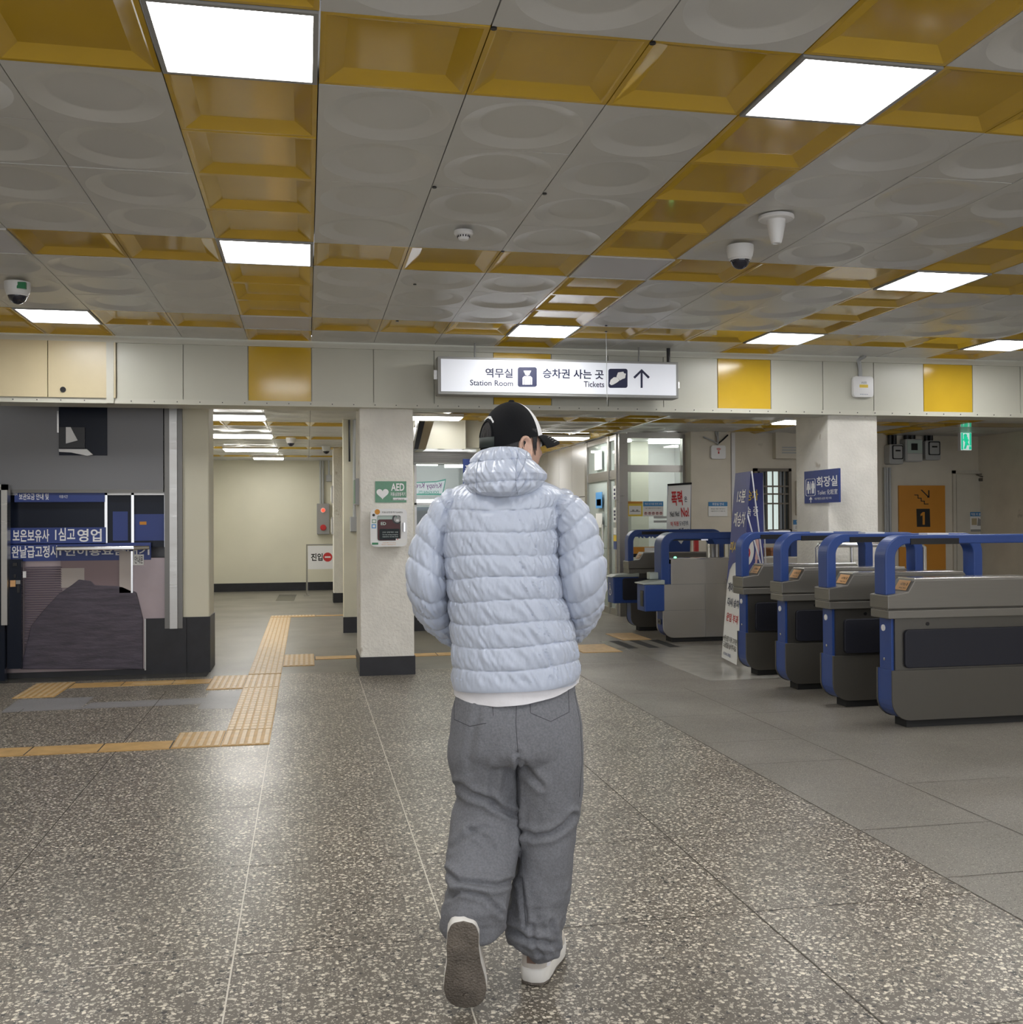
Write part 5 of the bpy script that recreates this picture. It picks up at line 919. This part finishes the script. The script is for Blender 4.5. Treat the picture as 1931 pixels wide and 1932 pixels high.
K['cap_black'] = mat('black_cotton_twill', (.006, .0065, .008), .85, spec=.2, bump=.1, bscale=300); K['cap_white'] = mat('white_twill', (.82, .82, .83), .7); K['strap'] = mat('dark_green_strap', (.018, .026, .022), .7)
def outsole_mat():
    m = bpy.data.materials.new('worn_outsole'); m.use_nodes = True; nt = m.node_tree; p = nt.nodes['Principled BSDF']; tc = nt.nodes.new('ShaderNodeTexCoord')
    n = nt.nodes.new('ShaderNodeTexNoise'); n.inputs['Scale'].default_value = 14; nt.links.new(tc.outputs['Object'], n.inputs[0]); c = ramp(nt, n.outputs[0], [(.3, (.10, .085, .07)), (.7, (.17, .145, .12))]); nt.links.new(c, p.inputs['Base Color']); p.inputs['Roughness'].default_value = .75
    v = nt.nodes.new('ShaderNodeTexVoronoi'); v.inputs['Scale'].default_value = 150; nt.links.new(tc.outputs['Object'], v.inputs['Vector']); b = nt.nodes.new('ShaderNodeBump'); b.inputs['Strength'].default_value = .8; b.inputs['Distance'].default_value = .004; nt.links.new(v.outputs['Distance'], b.inputs['Height']); nt.links.new(b.outputs[0], p.inputs['Normal']); return m
K['outsole'] = outsole_mat()
# ---- jacket torso: rows (y, left, right, depth centre, half depth) in measured pixels at the man's distance
TR = [(900, 915, 1000, -.01, .07), (908, 886, 1026, -.01, .085), (918, 860, 1050, -.01, .10), (926, 848, 1064, -.005, .112), (935, 841, 1071, -.005, .125), (945, 836, 1070, 0, .135), (962, 831, 1062, 0, .148), (1003, 832, 1054, 0, .158), (1046, 836, 1054, 0, .16), (1085, 842, 1057, 0, .16), (1127, 847, 1064, 0, .158), (1168, 850, 1076, 0, .155), (1208, 853, 1087, 0, .155), (1250, 855, 1091, 0, .155), (1275, 855, 1092, 0, .156), (1290, 856, 1092, 0, .156)]
SEAMS = [926, 962, 1003, 1046, 1085, 1127, 1168, 1209, 1250, 1291]
def quilt(y, seams):
    for a, b in zip(seams, seams[1:]):
        if a <= y <= b: t = (y-a)/(b-a); return (4*t*(1-t))**.45, min(t, 1-t)*(b-a), a
    return 0.0, 9, seams[0] if y < seams[0] else seams[-1]
def torso():
    rows = []; N = 260; y = 900
    ys = []
    while y <= 1291.01:
        ys.append(y); y += 1.5
    for y in ys:
        l, r, dc, hd = interp(TR, y); R = []
        for j in range(N):
            th = 2*math.pi*j/N; c, s = math.cos(th), math.sin(th)
            ex = .82; u = math.copysign(abs(c)**ex, c); v = math.copysign(abs(s)**ex, s)
            cx = (l+r)/2; skew = (c)*5.0 if y > 930 else 0          # seams rise a little to the right
            yy = y + 2.5*math.sin(th*3+y*.02) + skew*.6
            q, ed, a0 = quilt(yy, SEAMS)
            wr = 0.
            k = math.exp(-ed/7.)
            wr += k*.0045*nz(th*26+nz(th*5, a0)*2+(y-a0)*.02, a0*.3, y*.02)                       # gathers by the seams
            wr += .0074*q*(.35+.65*max(0, min(1, .5+c*.9)))*nz(th*21+(y-a0)*.085, a0*.37+y*.006, 3.1)  # slanting folds
            wr += .004*q*nz(th*7+y*.05, y*.03, 7.7)+.0036*q*nz(th*34-(y-a0)*.05, y*.02, 9.7)
            amp = .008 if y > 940 else .003+.005*max(0, (y-926)/14)
            if y < 926: amp = .002
            d = (q-.6)*amp + wr*(1 if y < 1270 else max(0, (1291-y)/21))
            P0 = pp(cx, y+ (0 if y < 1285 else 0), dc); s_ = sc(dc)
            aw = (r-l)/2*s_
            yoff = -c*5.0*s_*min(1, max(0, (y-1150)/140)) if True else 0    # hem slants up to the right
            p = P0 + Rv*(u*(aw+d)) + Fv*(-v*(hd+d)) + Zv*(c*6.0*s_*min(1, max(0, (y-1180)/110)))
            R.append(p)
        rows.append(R)
    # hem turned in
    last = rows[-1]; c0 = sum(last, Vector())/len(last); rows.append([c0+(p-c0)*.94+Zv*.012 for p in last]); rows.append([c0+(p-c0)*.9+Zv*.05 for p in last])
    m = MB(); m.rings(rows, 'nylon', cap=False); return m.build('jacket', man, smooth=True, angle=80)
jacket = torso()
def sleeve(pts, seg_n, tilt, name='sleeve', sd=1):
    """pts: (x, y, r_px, d, half depth)"""
    n = len(pts); M = 230; N = 96; rows = []; tt = np.linspace(0, n-1, M)
    A = np.array(pts, float)
    def cr(t):
        i = min(int(t), n-2); f = t-i; p0, p1, p2, p3 = A[max(i-1, 0)], A[i], A[i+1], A[min(i+2, n-1)]
        return .5*((2*p1)+(-p0+p2)*f+(2*p0-5*p1+4*p2-p3)*f*f+(-p0+3*p1-3*p2+p3)*f**3)
    C = [cr(t) for t in tt]; L = [0.]
    W = [pp(c[0], c[1], c[3]) for c in C]
    for a, b in zip(W, W[1:]): L.append(L[-1]+(b-a).length)
    for i in range(M):
        c = C[i]; P = W[i]; t = (W[min(i+1, M-1)]-W[max(i-1, 0)]).normalized(); e1 = (Rv - t*Rv.dot(t))
        if e1.length < .2: e1 = Zv - t*Zv.dot(t)
        e1.normalize(); e2 = t.cross(e1)
        if e2.dot(Fv) > 0: e2 = -e2
        R = []
        for j in range(N):
            th = 2*math.pi*j/N; cc, ss = math.cos(th), math.sin(th); s = L[i]/L[-1]*seg_n + tilt*cc
            f = s-math.floor(s); q = (4*f*(1-f))**.45; ed = min(f, 1-f)*L[-1]/seg_n; k = math.exp(-ed/.012)
            wr = k*.0045*nz(th*15+f*2, math.floor(s)*3.1, sd)+.006*q*nz(th*4+f*1.5, s*1.3, sd*5.)+.0045*q*nz(th*11+f*2.5, s*1.2, sd*9.)
            e = max(0., min(1., i/14.))
            d = (q-.6)*.0085*e+wr*e; r1 = c[2]*sc(c[3]); r2 = c[4]
            R.append(P+e1*(cc*(r1+d))+e2*(ss*(r2+d)))
        rows.append(R)
    m = MB(); m.rings(rows, 'nylon', cap=True); return m.build(name, jacket, smooth=True, angle=80)
sleeve([(866, 934, 17, 0, .085), (847, 953, 23, 0, .10), (822, 998, 29, -.01, .095), (808, 1045, 34, -.02, .085), (805, 1088, 37, -.02, .085), (812, 1128, 34, .02, .08), (830, 1164, 27, .08, .065), (850, 1190, 18, .13, .05), (866, 1206, 10, .17, .04)], 9.5, -.40, sd=1)
sleeve([(1046, 936, 20, 0, .085), (1066, 957, 31, 0, .10), (1086, 1000, 40, -.01, .097), (1095, 1043, 43, -.02, .09), (1099, 1086, 44, -.02, .088), (1099, 1126, 41, .02, .082), (1094, 1160, 33, .08, .066), (1081, 1186, 21, .13, .05), (1068, 1200, 10, .17, .04)], 9.5, .40, sd=2)
# ---- hood bunched behind the neck
HR = [(938, 928, 976, -.10, .05), (935, 906, 992, -.10, .07), (930, 893, 1004, -.085, .10), (920, 882, 1018, -.065, .125), (906, 876, 1029, -.05, .14), (895, 877, 1029, -.045, .14), (880, 884, 1015, -.045, .118), (866, 892, 1004, -.042, .104), (855, 902, 995, -.04, .094), (849, 910, 988, -.038, .086), (846, 918, 980, -.036, .08)]
def hood():
    rows = []; N = 220; sm = [845, 871, 911, 939]; HS = sorted(HR)
    for y in np.arange(846, 938.5, 1.0):
        l, r, dc, hd = interp(HS, y); R = []; s_ = sc(dc)
        for j in range(N):
            th = 2*math.pi*j/N; c, s = math.cos(th), math.sin(th); q, ed, a0 = quilt(y+3*c, sm); k = math.exp(-ed/5.)
            # vertical panel seams
            pv = min(abs(th-x) for x in (1.22, 2.62, .98)); gv = math.exp(-(pv/.045)**2)
            d = (q-.6)*.009 - gv*.008 + k*.004*nz(th*14, a0) + .008*q*nz(th*6+y*.03, y*.05, 4.)+.005*nz(th*13+y*.08, y*.06, 8.)
            front = max(0, -s)                                       # opening dips at the throat
            p = pp((l+r)/2, y, dc)+Rv*(c*((r-l)/2*s_+d))+Fv*(-s*(hd+d))-Zv*(front**2*.05*(1-(y-846)/92))
            R.append(p)
        rows.append(R)
    top = rows[0]; c0 = sum(top, Vector())/N; inner = [[c0+(p-c0)*f-Zv*z for p in top] for f, z in ((.90, -.002), (.84, .012), (.80, .05))]
    rows = inner[::-1]+rows
    m = MB(); m.rings(rows, 'nylon', cap=False); return m.build('hood', jacket, smooth=True, angle=80)
hood_o = hood()
# ---- projected seam lines
def bvh_of(o): 
    me = o.data; c = ORG[o]; return BVHTree.FromPolygons([v.co+c for v in me.vertices], [tuple(p.vertices) for p in me.polygons])
def seamline(parent, bv, lines, r, k, name='seam', lift=.0):
    for ln in lines:
        m = MB()
        P = []
        for (x0, y0), (x1, y1) in zip(ln, ln[1:]):
            n = max(2, int(math.hypot(x1-x0, y1-y0)/3))
            for i in range(n): P.append((x0+(x1-x0)*i/n, y0+(y1-y0)*i/n))
        P.append(ln[-1]); W = []
        for x, y in P:
            d = ray(x, y).normalized(); h = bv.ray_cast(CAM, d)
            if h[0] is not None: W.append(h[0]-d*lift)
        if len(W) > 2: m.tube(W, r, k, 5); m.build(name, parent, smooth=True)
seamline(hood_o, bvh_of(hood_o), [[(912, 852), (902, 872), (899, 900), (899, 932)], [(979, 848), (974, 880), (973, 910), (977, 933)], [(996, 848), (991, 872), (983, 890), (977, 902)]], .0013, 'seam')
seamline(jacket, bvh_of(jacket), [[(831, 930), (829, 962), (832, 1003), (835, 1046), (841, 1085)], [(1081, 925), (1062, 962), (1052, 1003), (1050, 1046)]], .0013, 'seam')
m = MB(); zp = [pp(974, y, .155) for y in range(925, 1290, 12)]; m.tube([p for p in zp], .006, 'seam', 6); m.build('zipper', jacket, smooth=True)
# ---- shirt hem
def shirt():
    rows = []
    for k in range(8):
        R = []; f = k/7
        for j in range(120):
            th = 2*math.pi*j/120; c, s = math.cos(th), math.sin(th); yb = float(np.interp(c, [-1, -.7, -.3, .1, .6, 1], [1308, 1315, 1318, 1314, 1303, 1285])); y = 1262+(yb-1262)*f; hw = 118.5*(1-.001*k)
            d = .003*nz(th*9, f*2)+.0
            R.append(pp(975, y, 0)+Rv*(c*(hw*sc()+d))+Fv*(-s*(.141+d+.004*f)))
        rows.append(R)
    a = rows[-1]; rows.append([p+Zv*.004 + (pp(975, 1300, 0)-p)*.02 for p in a]); m = MB(); m.rings(rows, 'shirt', cap=False); m.build('shirt', man, smooth=True)
shirt()
# ---- trousers
def remesh(mb_, name, mat_, voxel, parent, smooth_it=6, disp=None):
    o = mb_.build(name+'_t'); md = o.modifiers.new('r', 'REMESH'); md.mode = 'VOXEL'; md.voxel_size = voxel
    if smooth_it: ms = o.modifiers.new('s', 'SMOOTH'); ms.factor = .5; ms.iterations = smooth_it
    dg = bpy.context.evaluated_depsgraph_get(); dg.update(); me = bpy.data.meshes.new_from_object(o.evaluated_get(dg)); me.transform(o.matrix_world if False else Matrix.Translation(ORG[o]))
    bpy.data.objects.remove(o); me.materials.clear(); me.materials.append(K[mat_]); me.name = name
    if disp: disp(me)
    for p in me.polygons: p.use_smooth = True
    return link(name, me, parent)
def pz(zx, zy): return 800+.3473*zx, 1260+.3473*zy
def legrows(rows):
    R = []
    for zy, zl, zr, d, hd in rows:
        x0, y = pz(zl, zy); x1, _ = pz(zr, zy); s_ = sc(d); c = pp((x0+x1)/2, y, d); w_ = (x1-x0)/2*s_
        R.append([c+Rv*(w_*math.copysign(abs(math.cos(t))**.85, math.cos(t)))+Fv*(-hd*math.copysign(abs(math.sin(t))**.85, math.sin(t))) for t in (2*math.pi*j/40 for j in range(40))])
    return R
def dense(rows, n=6):
    A = np.array(rows, float); out = []
    for i in range(len(A)-1):
        for k in range(n):
            f = k/n; p0, p1, p2, p3 = A[max(i-1, 0)], A[i], A[i+1], A[min(i+2, len(A)-1)]
            out.append(.5*((2*p1)+(-p0+p2)*f+(2*p0-5*p1+4*p2-p3)*f*f+(-p0+3*p1-3*p2+p3)*f**3))
    out.append(A[-1]); return [tuple(r) for r in out]
CREASE = [([(510, 500), (511, 600), (513, 700), (517, 820), (524, 960)], .012, 9, 14), ([(190, 640), (260, 690), (345, 712), (420, 770), (485, 800)], .012, 16, 22), ([(540, 890), (600, 918), (690, 905), (760, 860), (810, 800)], .011, 16, 20), ([(120, 1110), (180, 1160), (280, 1170), (400, 1185), (470, 1160)], .012, 16, 20),
          ([(100, 1260), (200, 1210), (330, 1240), (420, 1330)], .008, 14, 18), ([(510, 470), (560, 560), (640, 640)], .007, 18, 22), ([(250, 880), (340, 930), (390, 990)], .006, 16, 20), ([(150, 980), (260, 890), (330, 870)], .006, 16, 20), ([(530, 1150), (545, 1280), (555, 1400)], .006, 14, 16), ([(460, 1420), (560, 1480), (700, 1500)], .010, 14, 20), ([(380, 560), (370, 680), (385, 740)], .006, 20, 22), ([(300, 230), (260, 400), (250, 560)], .004, 30, 24), ([(690, 1380), (715, 1480), (725, 1540)], .007, 14, 16), ([(585, 1400), (600, 1500), (640, 1570)], .006, 14, 16), ([(470, 1250), (440, 1380)], .006, 14, 14)]
def segd(px, py, ln):
    b = 1e9; side = 0
    for (x0, y0), (x1, y1) in zip(ln, ln[1:]):
        dx, dy = x1-x0, y1-y0; t = max(0, min(1, ((px-x0)*dx+(py-y0)*dy)/(dx*dx+dy*dy+1e-9))); ex, ey = px-(x0+t*dx), py-(y0+t*dy); d = math.hypot(ex, ey)
        if d < b: b = d; side = dx*ey-dy*ex
    return b, side
def projpx(p): v = p-CAM; z = v.dot(FW); return 965.5+FPX*v.dot(RT)/z, 966-FPX*v.dot(UP)/z
def pantdisp(me):
    ns = [v.normal.copy() for v in me.vertices]
    for v, n in zip(me.vertices, ns):
        x, y = projpx(v.co); zx, zy = (x-800)/.3473, (y-1260)/.3473; d = 0; facing = max(0, -n.dot(Fv)+.25)
        for ln, a, w1, w2 in CREASE:
            q, s = segd(zx, zy, ln)
            if q < 90: d += (-a*math.exp(-(q/w1)**2) + .75*a*math.exp(-((q-w2*1.5)/w2)**2))*min(1, facing*1.3)
        c = v.co
        d += .004*nz(c.x*14, c.y*14, c.z*9)+.0022*nz(c.x*40, c.y*40, c.z*22+5)
        low = max(0, (.42-c.z)/.3); d += low*(.009*nz(c.x*26, c.y*26, c.z*20)+.006*nz(c.x*12, c.y*12, c.z*55))
        v.co = c+n*d*max(0, min(1, (zy-170)/90))
def trousers():
    m = MB()
    m.rings(legrows(dense([(70, 184, 820, 0, .115), (150, 172, 828, 0, .130), (250, 148, 852, 0, .15), (350, 140, 864, 0, .155), (430, 136, 868, 0, .15), (480, 150, 860, 0, .13)])), 'melange')
    m.rings(legrows(dense([(300, 150, 510, .0, .12), (430, 130, 512, .01, .132), (520, 134, 506, .02, .13), (640, 172, 512, .035, .122), (700, 178, 512, .04, .12), (800, 150, 514, .03, .122), (960, 131, 520, -.01, .125), (1090, 115, 494, -.06, .125), (1180, 132, 474, -.08, .118), (1260, 108, 462, -.095, .112), (1330, 94, 448, -.095, .105), (1400, 93, 430, -.09, .10), (1440, 118, 395, -.085, .09), (1458, 170, 345, -.08, .06)])), 'melange')
    m.rings(legrows(dense([(300, 505, 862, .0, .12), (430, 508, 868, .0, .13), (560, 512, 868, .0, .125), (700, 512, 862, .01, .12), (800, 514, 836, .02, .12), (900, 518, 824, .02, .118), (1000, 522, 812, .025, .118), (1180, 482, 800, .04, .12), (1300, 455, 775, .045, .12), (1400, 440, 757, .045, .12), (1440, 444, 754, .045, .112), (1500, 500, 748, .045, .1), (1540, 560, 726, .045, .075), (1556, 600, 690, .045, .05)])), 'melange')
    return remesh(m, 'trousers', 'melange', .0058, man, 6, pantdisp)
trs = trousers()
bt = bvh_of(trs)
seamline(trs, bt, [[pz(575, 150), pz(580, 245), pz(690, 292), pz(790, 240), pz(785, 110)], [pz(370, 165), pz(378, 260)], [pz(168, 180), pz(165, 280), pz(250, 318), pz(340, 300)], [pz(505, 165), pz(500, 300), pz(512, 460)], [pz(530, 1010), pz(540, 1200), pz(555, 1400)], [pz(818, 130), pz(850, 300), pz(860, 500), pz(845, 700)]], .0011, 'pant_seam', 'stitched_seam')
# ---- shoes
def make_shoe(mtx, side, lab=None):
    hw = [(0, .0), (.004, .018), (.015, .029), (.04, .036), (.09, .037), (.13, .039), (.18, .047), (.215, .050), (.25, .045), (.275, .033), (.287, .018), (.291, 0)]
    off = lambda x: side*.010*math.sin(max(0, min(1, (x-.08)/.2))*math.pi*.5)
    xs = [i*.291/44 for i in range(45)]; W = [float(np.interp(x, [a for a, b in hw], [b for a, b in hw])) for x in xs]
    out = [(x, w+off(x)) for x, w in zip(xs, W)]+[(x, -w+off(x)) for x, w in list(zip(xs, W))[-2:0:-1]]
    T_ = lambda x, y, z: mtx @ Vector((x*1.02, y*1.24, z*1.15)); up = mtx.to_3x3() @ Vector((0, 0, 1))
    spring = lambda x: max(0, (x-.2)/.09)**2*.012
    def ring(f, z): return [T_(.145+(x-.145)*f, off(x)+(y-off(x))*f, z+spring(x)) for x, y in out]
    H = lambda x: float(np.interp(x, [0, .03, .10, .15, .2, .25, .28, .291], [.098, .098, .090, .075, .045, .034, .022, .008]))
    rows = []
    for s in np.linspace(0, 1, 14):
        f = .955*(1-.30*s**2.2) if s < .999 else .5; sh = math.sin(s*math.pi/2)
        rows.append([T_(.145+(x-.145)*(.955-.05*s**3), off(x)+(y-off(x))*(.955*(1-.55*s**2.4)), .040+H(x)*sh+spring(x)*(1-s)) for x, y in out])
    m = MB(); m.rings(rows, 'suede', cap=True); o = m.build('shoe', man, smooth=True, angle=60)
    m = MB(); m.rings([ring(.955, .006), ring(.985, .012), ring(1.0, .022), ring(.99, .040), ring(.95, .044)], 'midsole'); m.build('midsole', o, smooth=True, angle=50)
    m = MB(); m.rings([ring(.93, 0), ring(.97, .002), ring(.97, .008)], 'outsole'); m.build('outsole', o, smooth=True, angle=50)
    for x, y in ((.04, 0), (.085, .016), (.085, -.016), (.19, .02), (.19, -.02), (.235, -.004)):
        m = MB(); c = T_(x, y+off(x), -.0015); m.lathe([(.001, 0), (.008, .0), (.009, .0018), (.001, .0018)], c, 'outsole', 14, tuple(up)); m.build('tread_stud', o, smooth=True)
    m = MB(); m.mesh([T_(-.001, y, z) for y, z in ((-.011, .06), (.011, .06), (.011, .09), (-.011, .09))]+[T_(.008, y, z) for y, z in ((-.011, .06), (.011, .06), (.011, .09), (-.011, .09))], [(0, 1, 2, 3), (4, 5, 6, 7), (0, 1, 5, 4), (1, 2, 6, 5), (2, 3, 7, 6), (3, 0, 4, 7)], K['tab']); m.build('heel_tab', o)
    return o
K['tab'] = mat('brown_heel_tab', (.16, .10, .075), .6)
def frame(o, tx, tz): tx = tx.normalized(); tz = (tz-tx*tz.dot(tx)).normalized(); ty = tz.cross(tx); return Matrix(((tx.x, ty.x, tz.x, o.x), (tx.y, ty.y, tz.y, o.y), (tx.z, ty.z, tz.z, o.z), (0, 0, 0, 1)))
aR = math.radians(17); hr = oz(1003, 1862, 0); tR = Fv*math.cos(aR)+Rv*math.sin(aR)
make_shoe(frame(hr+Vector((0, 0, .0005)), tR, Zv), 1)
a = math.radians(75); toe = oz(869, 1914, 0); up_dir = (Zv*math.sin(a)-Fv*math.cos(a)); heel = toe+up_dir*.296+Rv*.014+Zv*.004
make_shoe(frame(heel, (toe-heel), Fv*math.sin(a)+Zv*math.cos(a)), -1)
m = MB(); m.tube([hr+tR*.055+Zv*.05, hr+tR*.06+Zv*.10, hr+tR*.06+Zv*.19], .045, 'shirt', 16); m.build('sock', man, smooth=True)
# ---- head, body
PH = math.radians(56); HC = pp(968, 840, .02); Fh = Fv*math.cos(PH)+Rv*math.sin(PH); Rh = Rv*math.cos(PH)-Fv*math.sin(PH)
def hp(f, r, z): return HC+Fh*f+Rh*r+Zv*z
def body():
    m = MB(); rows = []; n = 44
    for i in range(1, 32):
        la = -math.pi/2+math.pi*i/32; R = []
        for j in range(n):
            lo = 2*math.pi*j/n; f, r, z = math.cos(la)*math.cos(lo), math.cos(la)*math.sin(lo), math.sin(la); F_ = .091*f; R_ = .073*r; Z_ = .116*z
            if z < 0: R_ *= 1-.28*(-z)**1.3; F_ *= (1+.08*(-z)) if f > 0 else (1-.35*(-z))
            if f > 0:
                w = math.exp(-(r/.16)**2); F_ += w*(.020*math.exp(-((Z_+.022)/.018)**2)+.010*math.exp(-((Z_+.068)/.010)**2)+.008*math.exp(-((Z_+.098)/.014)**2)+.006*math.exp(-((Z_-.03)/.014)**2))
                F_ -= .010*math.exp(-((abs(r)-.42)/.16)**2)*math.exp(-((Z_-.004)/.014)**2)*f
            R.append(hp(F_, R_, Z_))
        rows.append(R)
    m.rings(rows, 'skin')
    nb = pp(958, 925, .02); m.tube([HC-Zv*.05-Fh*.02, HC-Zv*.11-Fh*.015, nb], .06, 'skin', 20)
    for s in (-1, 1):                                                # ears
        c = (-.008, s*.076, -.012); pts = [hp(c[0]+.019*math.cos(q)-.004*math.sin(q), s*.079+s*.006*abs(math.sin(q)), c[2]+.031*math.sin(q)) for q in (-1.9+i*.42 for i in range(14))]; m.tube(pts, .0055, 'skin', 8)
        m.tube([hp(-.004, s*.070, .012), hp(-.008, s*.073, -.01), hp(-.002, s*.072, -.038)], .008, 'skin', 8)
    def T(ps, rs, n=14): m.tube(ps, 1, 'skin', n, rad=rs)
    pel = pp(972, 1330, .01); T([pel-Zv*.02, pel+Zv*.12, pp(965, 1100, .01), pp(960, 1000, .01), pp(958, 945, .015), pp(958, 915, .02)], [.12, .115, .11, .125, .10, .055])
    for s, sh, el, wr in ((-1, (858, 955, .01), (806, 1090, -.02), (852, 1196, .15)), (1, (1058, 955, .01), (1097, 1090, -.02), (1076, 1192, .15))):
        S_, E_, W_ = pp(*sh), pp(*el), pp(*wr); T([pp(958, 935, .015), S_, E_], [.07, .055, .042]); T([E_, E_.lerp(W_, .35), W_], [.042, .04, .027])
        hd = (W_-E_).normalized(); inn = Rv*(-s); H0 = W_+inn*.035+Fv*.02; T([W_, H0], [.027, .03])
        for q in range(4):
            b0 = H0+Zv*(.024-.016*q); L = (.070, .078, .073, .058)[q]; m.tube([b0, b0+inn*L*.5+Fv*.004, b0+inn*L*.8-Zv*.012, b0+inn*L-Zv*.028], 1, 'skin', 8, rad=[.0095, .009, .0085, .007])
        m.tube([H0+Zv*.02, H0+Zv*.04+inn*.02, H0+Zv*.045+inn*.05], 1, 'skin', 8, rad=[.011, .010, .008])
    for hip, kn, an in ((pp(*pz(330, 350), .01), pp(*pz(310, 780), .05), heel+Fv*.13+Zv*.03), (pp(*pz(690, 350), .0), pp(*pz(680, 800), .03), hr+tR*.06+Zv*.10)):
        T([pel, hip, kn, an], [.1, .08, .045, .03])
    T([hr+tR*.05+Zv*.10, hr+tR*.06+Zv*.05, hr+tR*.2+Zv*.035], [.034, .03, .02]); fd = (toe-heel).normalized(); T([heel+Fv*.13+Zv*.03, heel+Fv*.06+fd*.05, heel+Fv*.045+fd*.2], [.03, .03, .02])
    return remesh(m, 'body', 'skin', .0045, man, 3)
bod = body()
for s in (-1, 1):
    m = MB(); m.lathe([(.0001, -.011)]+[(.011*math.cos(q), .011*math.sin(q)) for q in (-1.3+i*.26 for i in range(11))]+[(.0001, .011)], hp(.073, s*.030, .004), 'white', 16, tuple(Fh)); m.lathe([(.0001, .0112), (.005, .0108), (.0055, .009)], hp(.0735, s*.030, .004), 'hair', 14, tuple(Fh)); m.build('eye', man, smooth=True)
    m = MB(); m.tube([hp(.083, s*.014, .024), hp(.081, s*.032, .029), hp(.068, s*.050, .024)], .004, 'hair', 6); m.build('eyebrow', man, smooth=True)
def shell(name, rf, rr_, rz, azlo, azhi, zfn, k, parent, off=(0, 0, 0), n=64, mrow=24, top=1.0, inner=True):
    """patch of an ellipsoid about the head; azimuth 0 = face direction, + = right; zfn(az) lower edge as sine"""
    rows = []
    for i in range(mrow+1):
        R = []
        for j in range(n+1):
            az = azlo+(azhi-azlo)*j/n; lo = math.asin(max(-1, min(1, zfn(az)))); la = math.pi/2*top+(lo-math.pi/2*top)*i/mrow
            R.append(hp(off[0]+rf*math.cos(la)*math.cos(az), off[1]+rr_*math.cos(la)*math.sin(az), off[2]+rz*math.sin(la)))
        rows.append(R)
    m = MB(); m.rings(rows, k, cap=False, close=False); return m.build(name, parent, smooth=True, recalc=False, angle=80)
hair_o = shell('hair', .096, .079, .117, 1.15, 2*math.pi-1.15, lambda a: -.62 if math.cos(a) < -.15 else (-.10 if math.cos(a) < .1 else .16), 'hair', man)
m = MB()
for k in range(9):
    f = .018+.0019*k; m.tube([hp(f, .075-.0003*k, .045), hp(f+.004, .077-.0008*k, .01), hp(f+.004+.004*math.sin(k*2.1), .074-.0009*k, -.012-.022*abs(math.sin(k*1.3)))], .0018, 'hair', 5, rad=[.002, .002, .0006])
m.build('sideburn', hair_o, smooth=True)
edge = lambda a: .10+.16*math.cos(a)-.10*max(0, -math.cos(a))
CO = (-.004, 0, .002)
capo = shell('cap', .099, .083, .127, math.radians(61), 2*math.pi-math.radians(61), edge, 'cap_black', man, CO, 110, 34)
shell('front_panel', .0992, .0832, .1272, -math.radians(61.5), math.radians(61.5), edge, 'cap_white', capo, CO, 50, 34)
m = MB(); m.lathe([(.001, .006), (.007, .005), (.010, 0), (.001, -.003)], hp(CO[0], 0, CO[2]+.127), 'cap_black', 14); m.build('button', capo, smooth=True)
def brim():
    m = MB(); n = 40; rows = []
    for th_, zz in ((0, 0), (1, 0)):
        pass
    top = []; bot = []
    for i in range(15):
        v = i/14; R = []; Rb = []
        for j in range(n+1):
            a = math.radians(-62+124*j/n); la = math.asin(edge(a)); ex = .072*v*max(0, math.cos(a*1.25))**.55
            f = CO[0]+(.098*math.cos(la)+0)*math.cos(a)+ex; r = CO[1]+(.083*math.cos(la))*math.sin(a)*(1+.02*v); z = CO[2]+.128*math.sin(la)-.004*v-.014*v*v-2.6*r*r*v
            R.append(hp(f, r, z)); Rb.append(hp(f, r, z-.004))
        top.append(R); bot.append(Rb)
    m.rings(top, 'cap_black', cap=False, close=False); m.rings(bot, 'cap_black', cap=False, close=False)
    m.rings([[t for t in top[-1]], [b for b in bot[-1]]], 'cap_black', cap=False, close=False); b = m.build('brim', capo, smooth=True, recalc=False, angle=60)
    m = MB()
    for v in (6, 8, 10, 12): m.tube([p+Zv*.0008 for p in top[v][6:-6]], .0007, 'grey_plastic', 4)
    m.build('stitching', b)
brim()
def capdet():
    E_ = lambda az, sz, e=1.0: hp(CO[0]+.099*e*math.sqrt(1-sz*sz)*math.cos(az), .083*e*math.sqrt(1-sz*sz)*math.sin(az), CO[2]+.128*e*sz)
    # back opening (dark hair inside), strap and arched script
    rows = []
    for i in range(9):
        rows.append([E_(math.pi+.40*math.cos(q)*i/8, .14+.36*math.sin(q)*i/8, 1.012) for q in (math.pi*j/20 for j in range(21))])
    m = MB(); m.rings(rows, 'hair', cap=False, close=False); m.build('rear_opening', capo, smooth=True, recalc=False)
    m = MB(); A = [E_(math.pi+.40*math.cos(q), .14+.36*math.sin(q), 1.018) for q in (math.pi*j/24 for j in range(25))]; m.tube(A, .0022, 'cap_black', 6); m.build('opening_binding', capo, smooth=True)
    rows = [[E_(math.pi-.5+1.0*j/20, s, e) for j in range(21)] for s, e in ((-.10, 1.02), (-.10, 1.03), (.13, 1.03), (.13, 1.02))]; m = MB(); m.rings(rows, 'strap', cap=False, close=False); m.build('strap', capo, smooth=True, recalc=False, angle=40)
    m = MB(); P = []
    for i in range(90):
        u = i/89; q = math.pi*(.78-.46*u); az = math.pi-.50*math.cos(q); big = 1.6 if abs(u-.42) < .05 or u < .04 else 1
        P.append(E_(math.pi+.5*math.cos(math.pi-q)*-1 if False else math.pi+.50*math.cos(q), .19+.40*math.sin(q)+.022*big*math.sin(i*.75), 1.022))
    m.tube(P, .0010, 'cap_white', 5); m.build('embroidery', capo, smooth=True)
capdet()
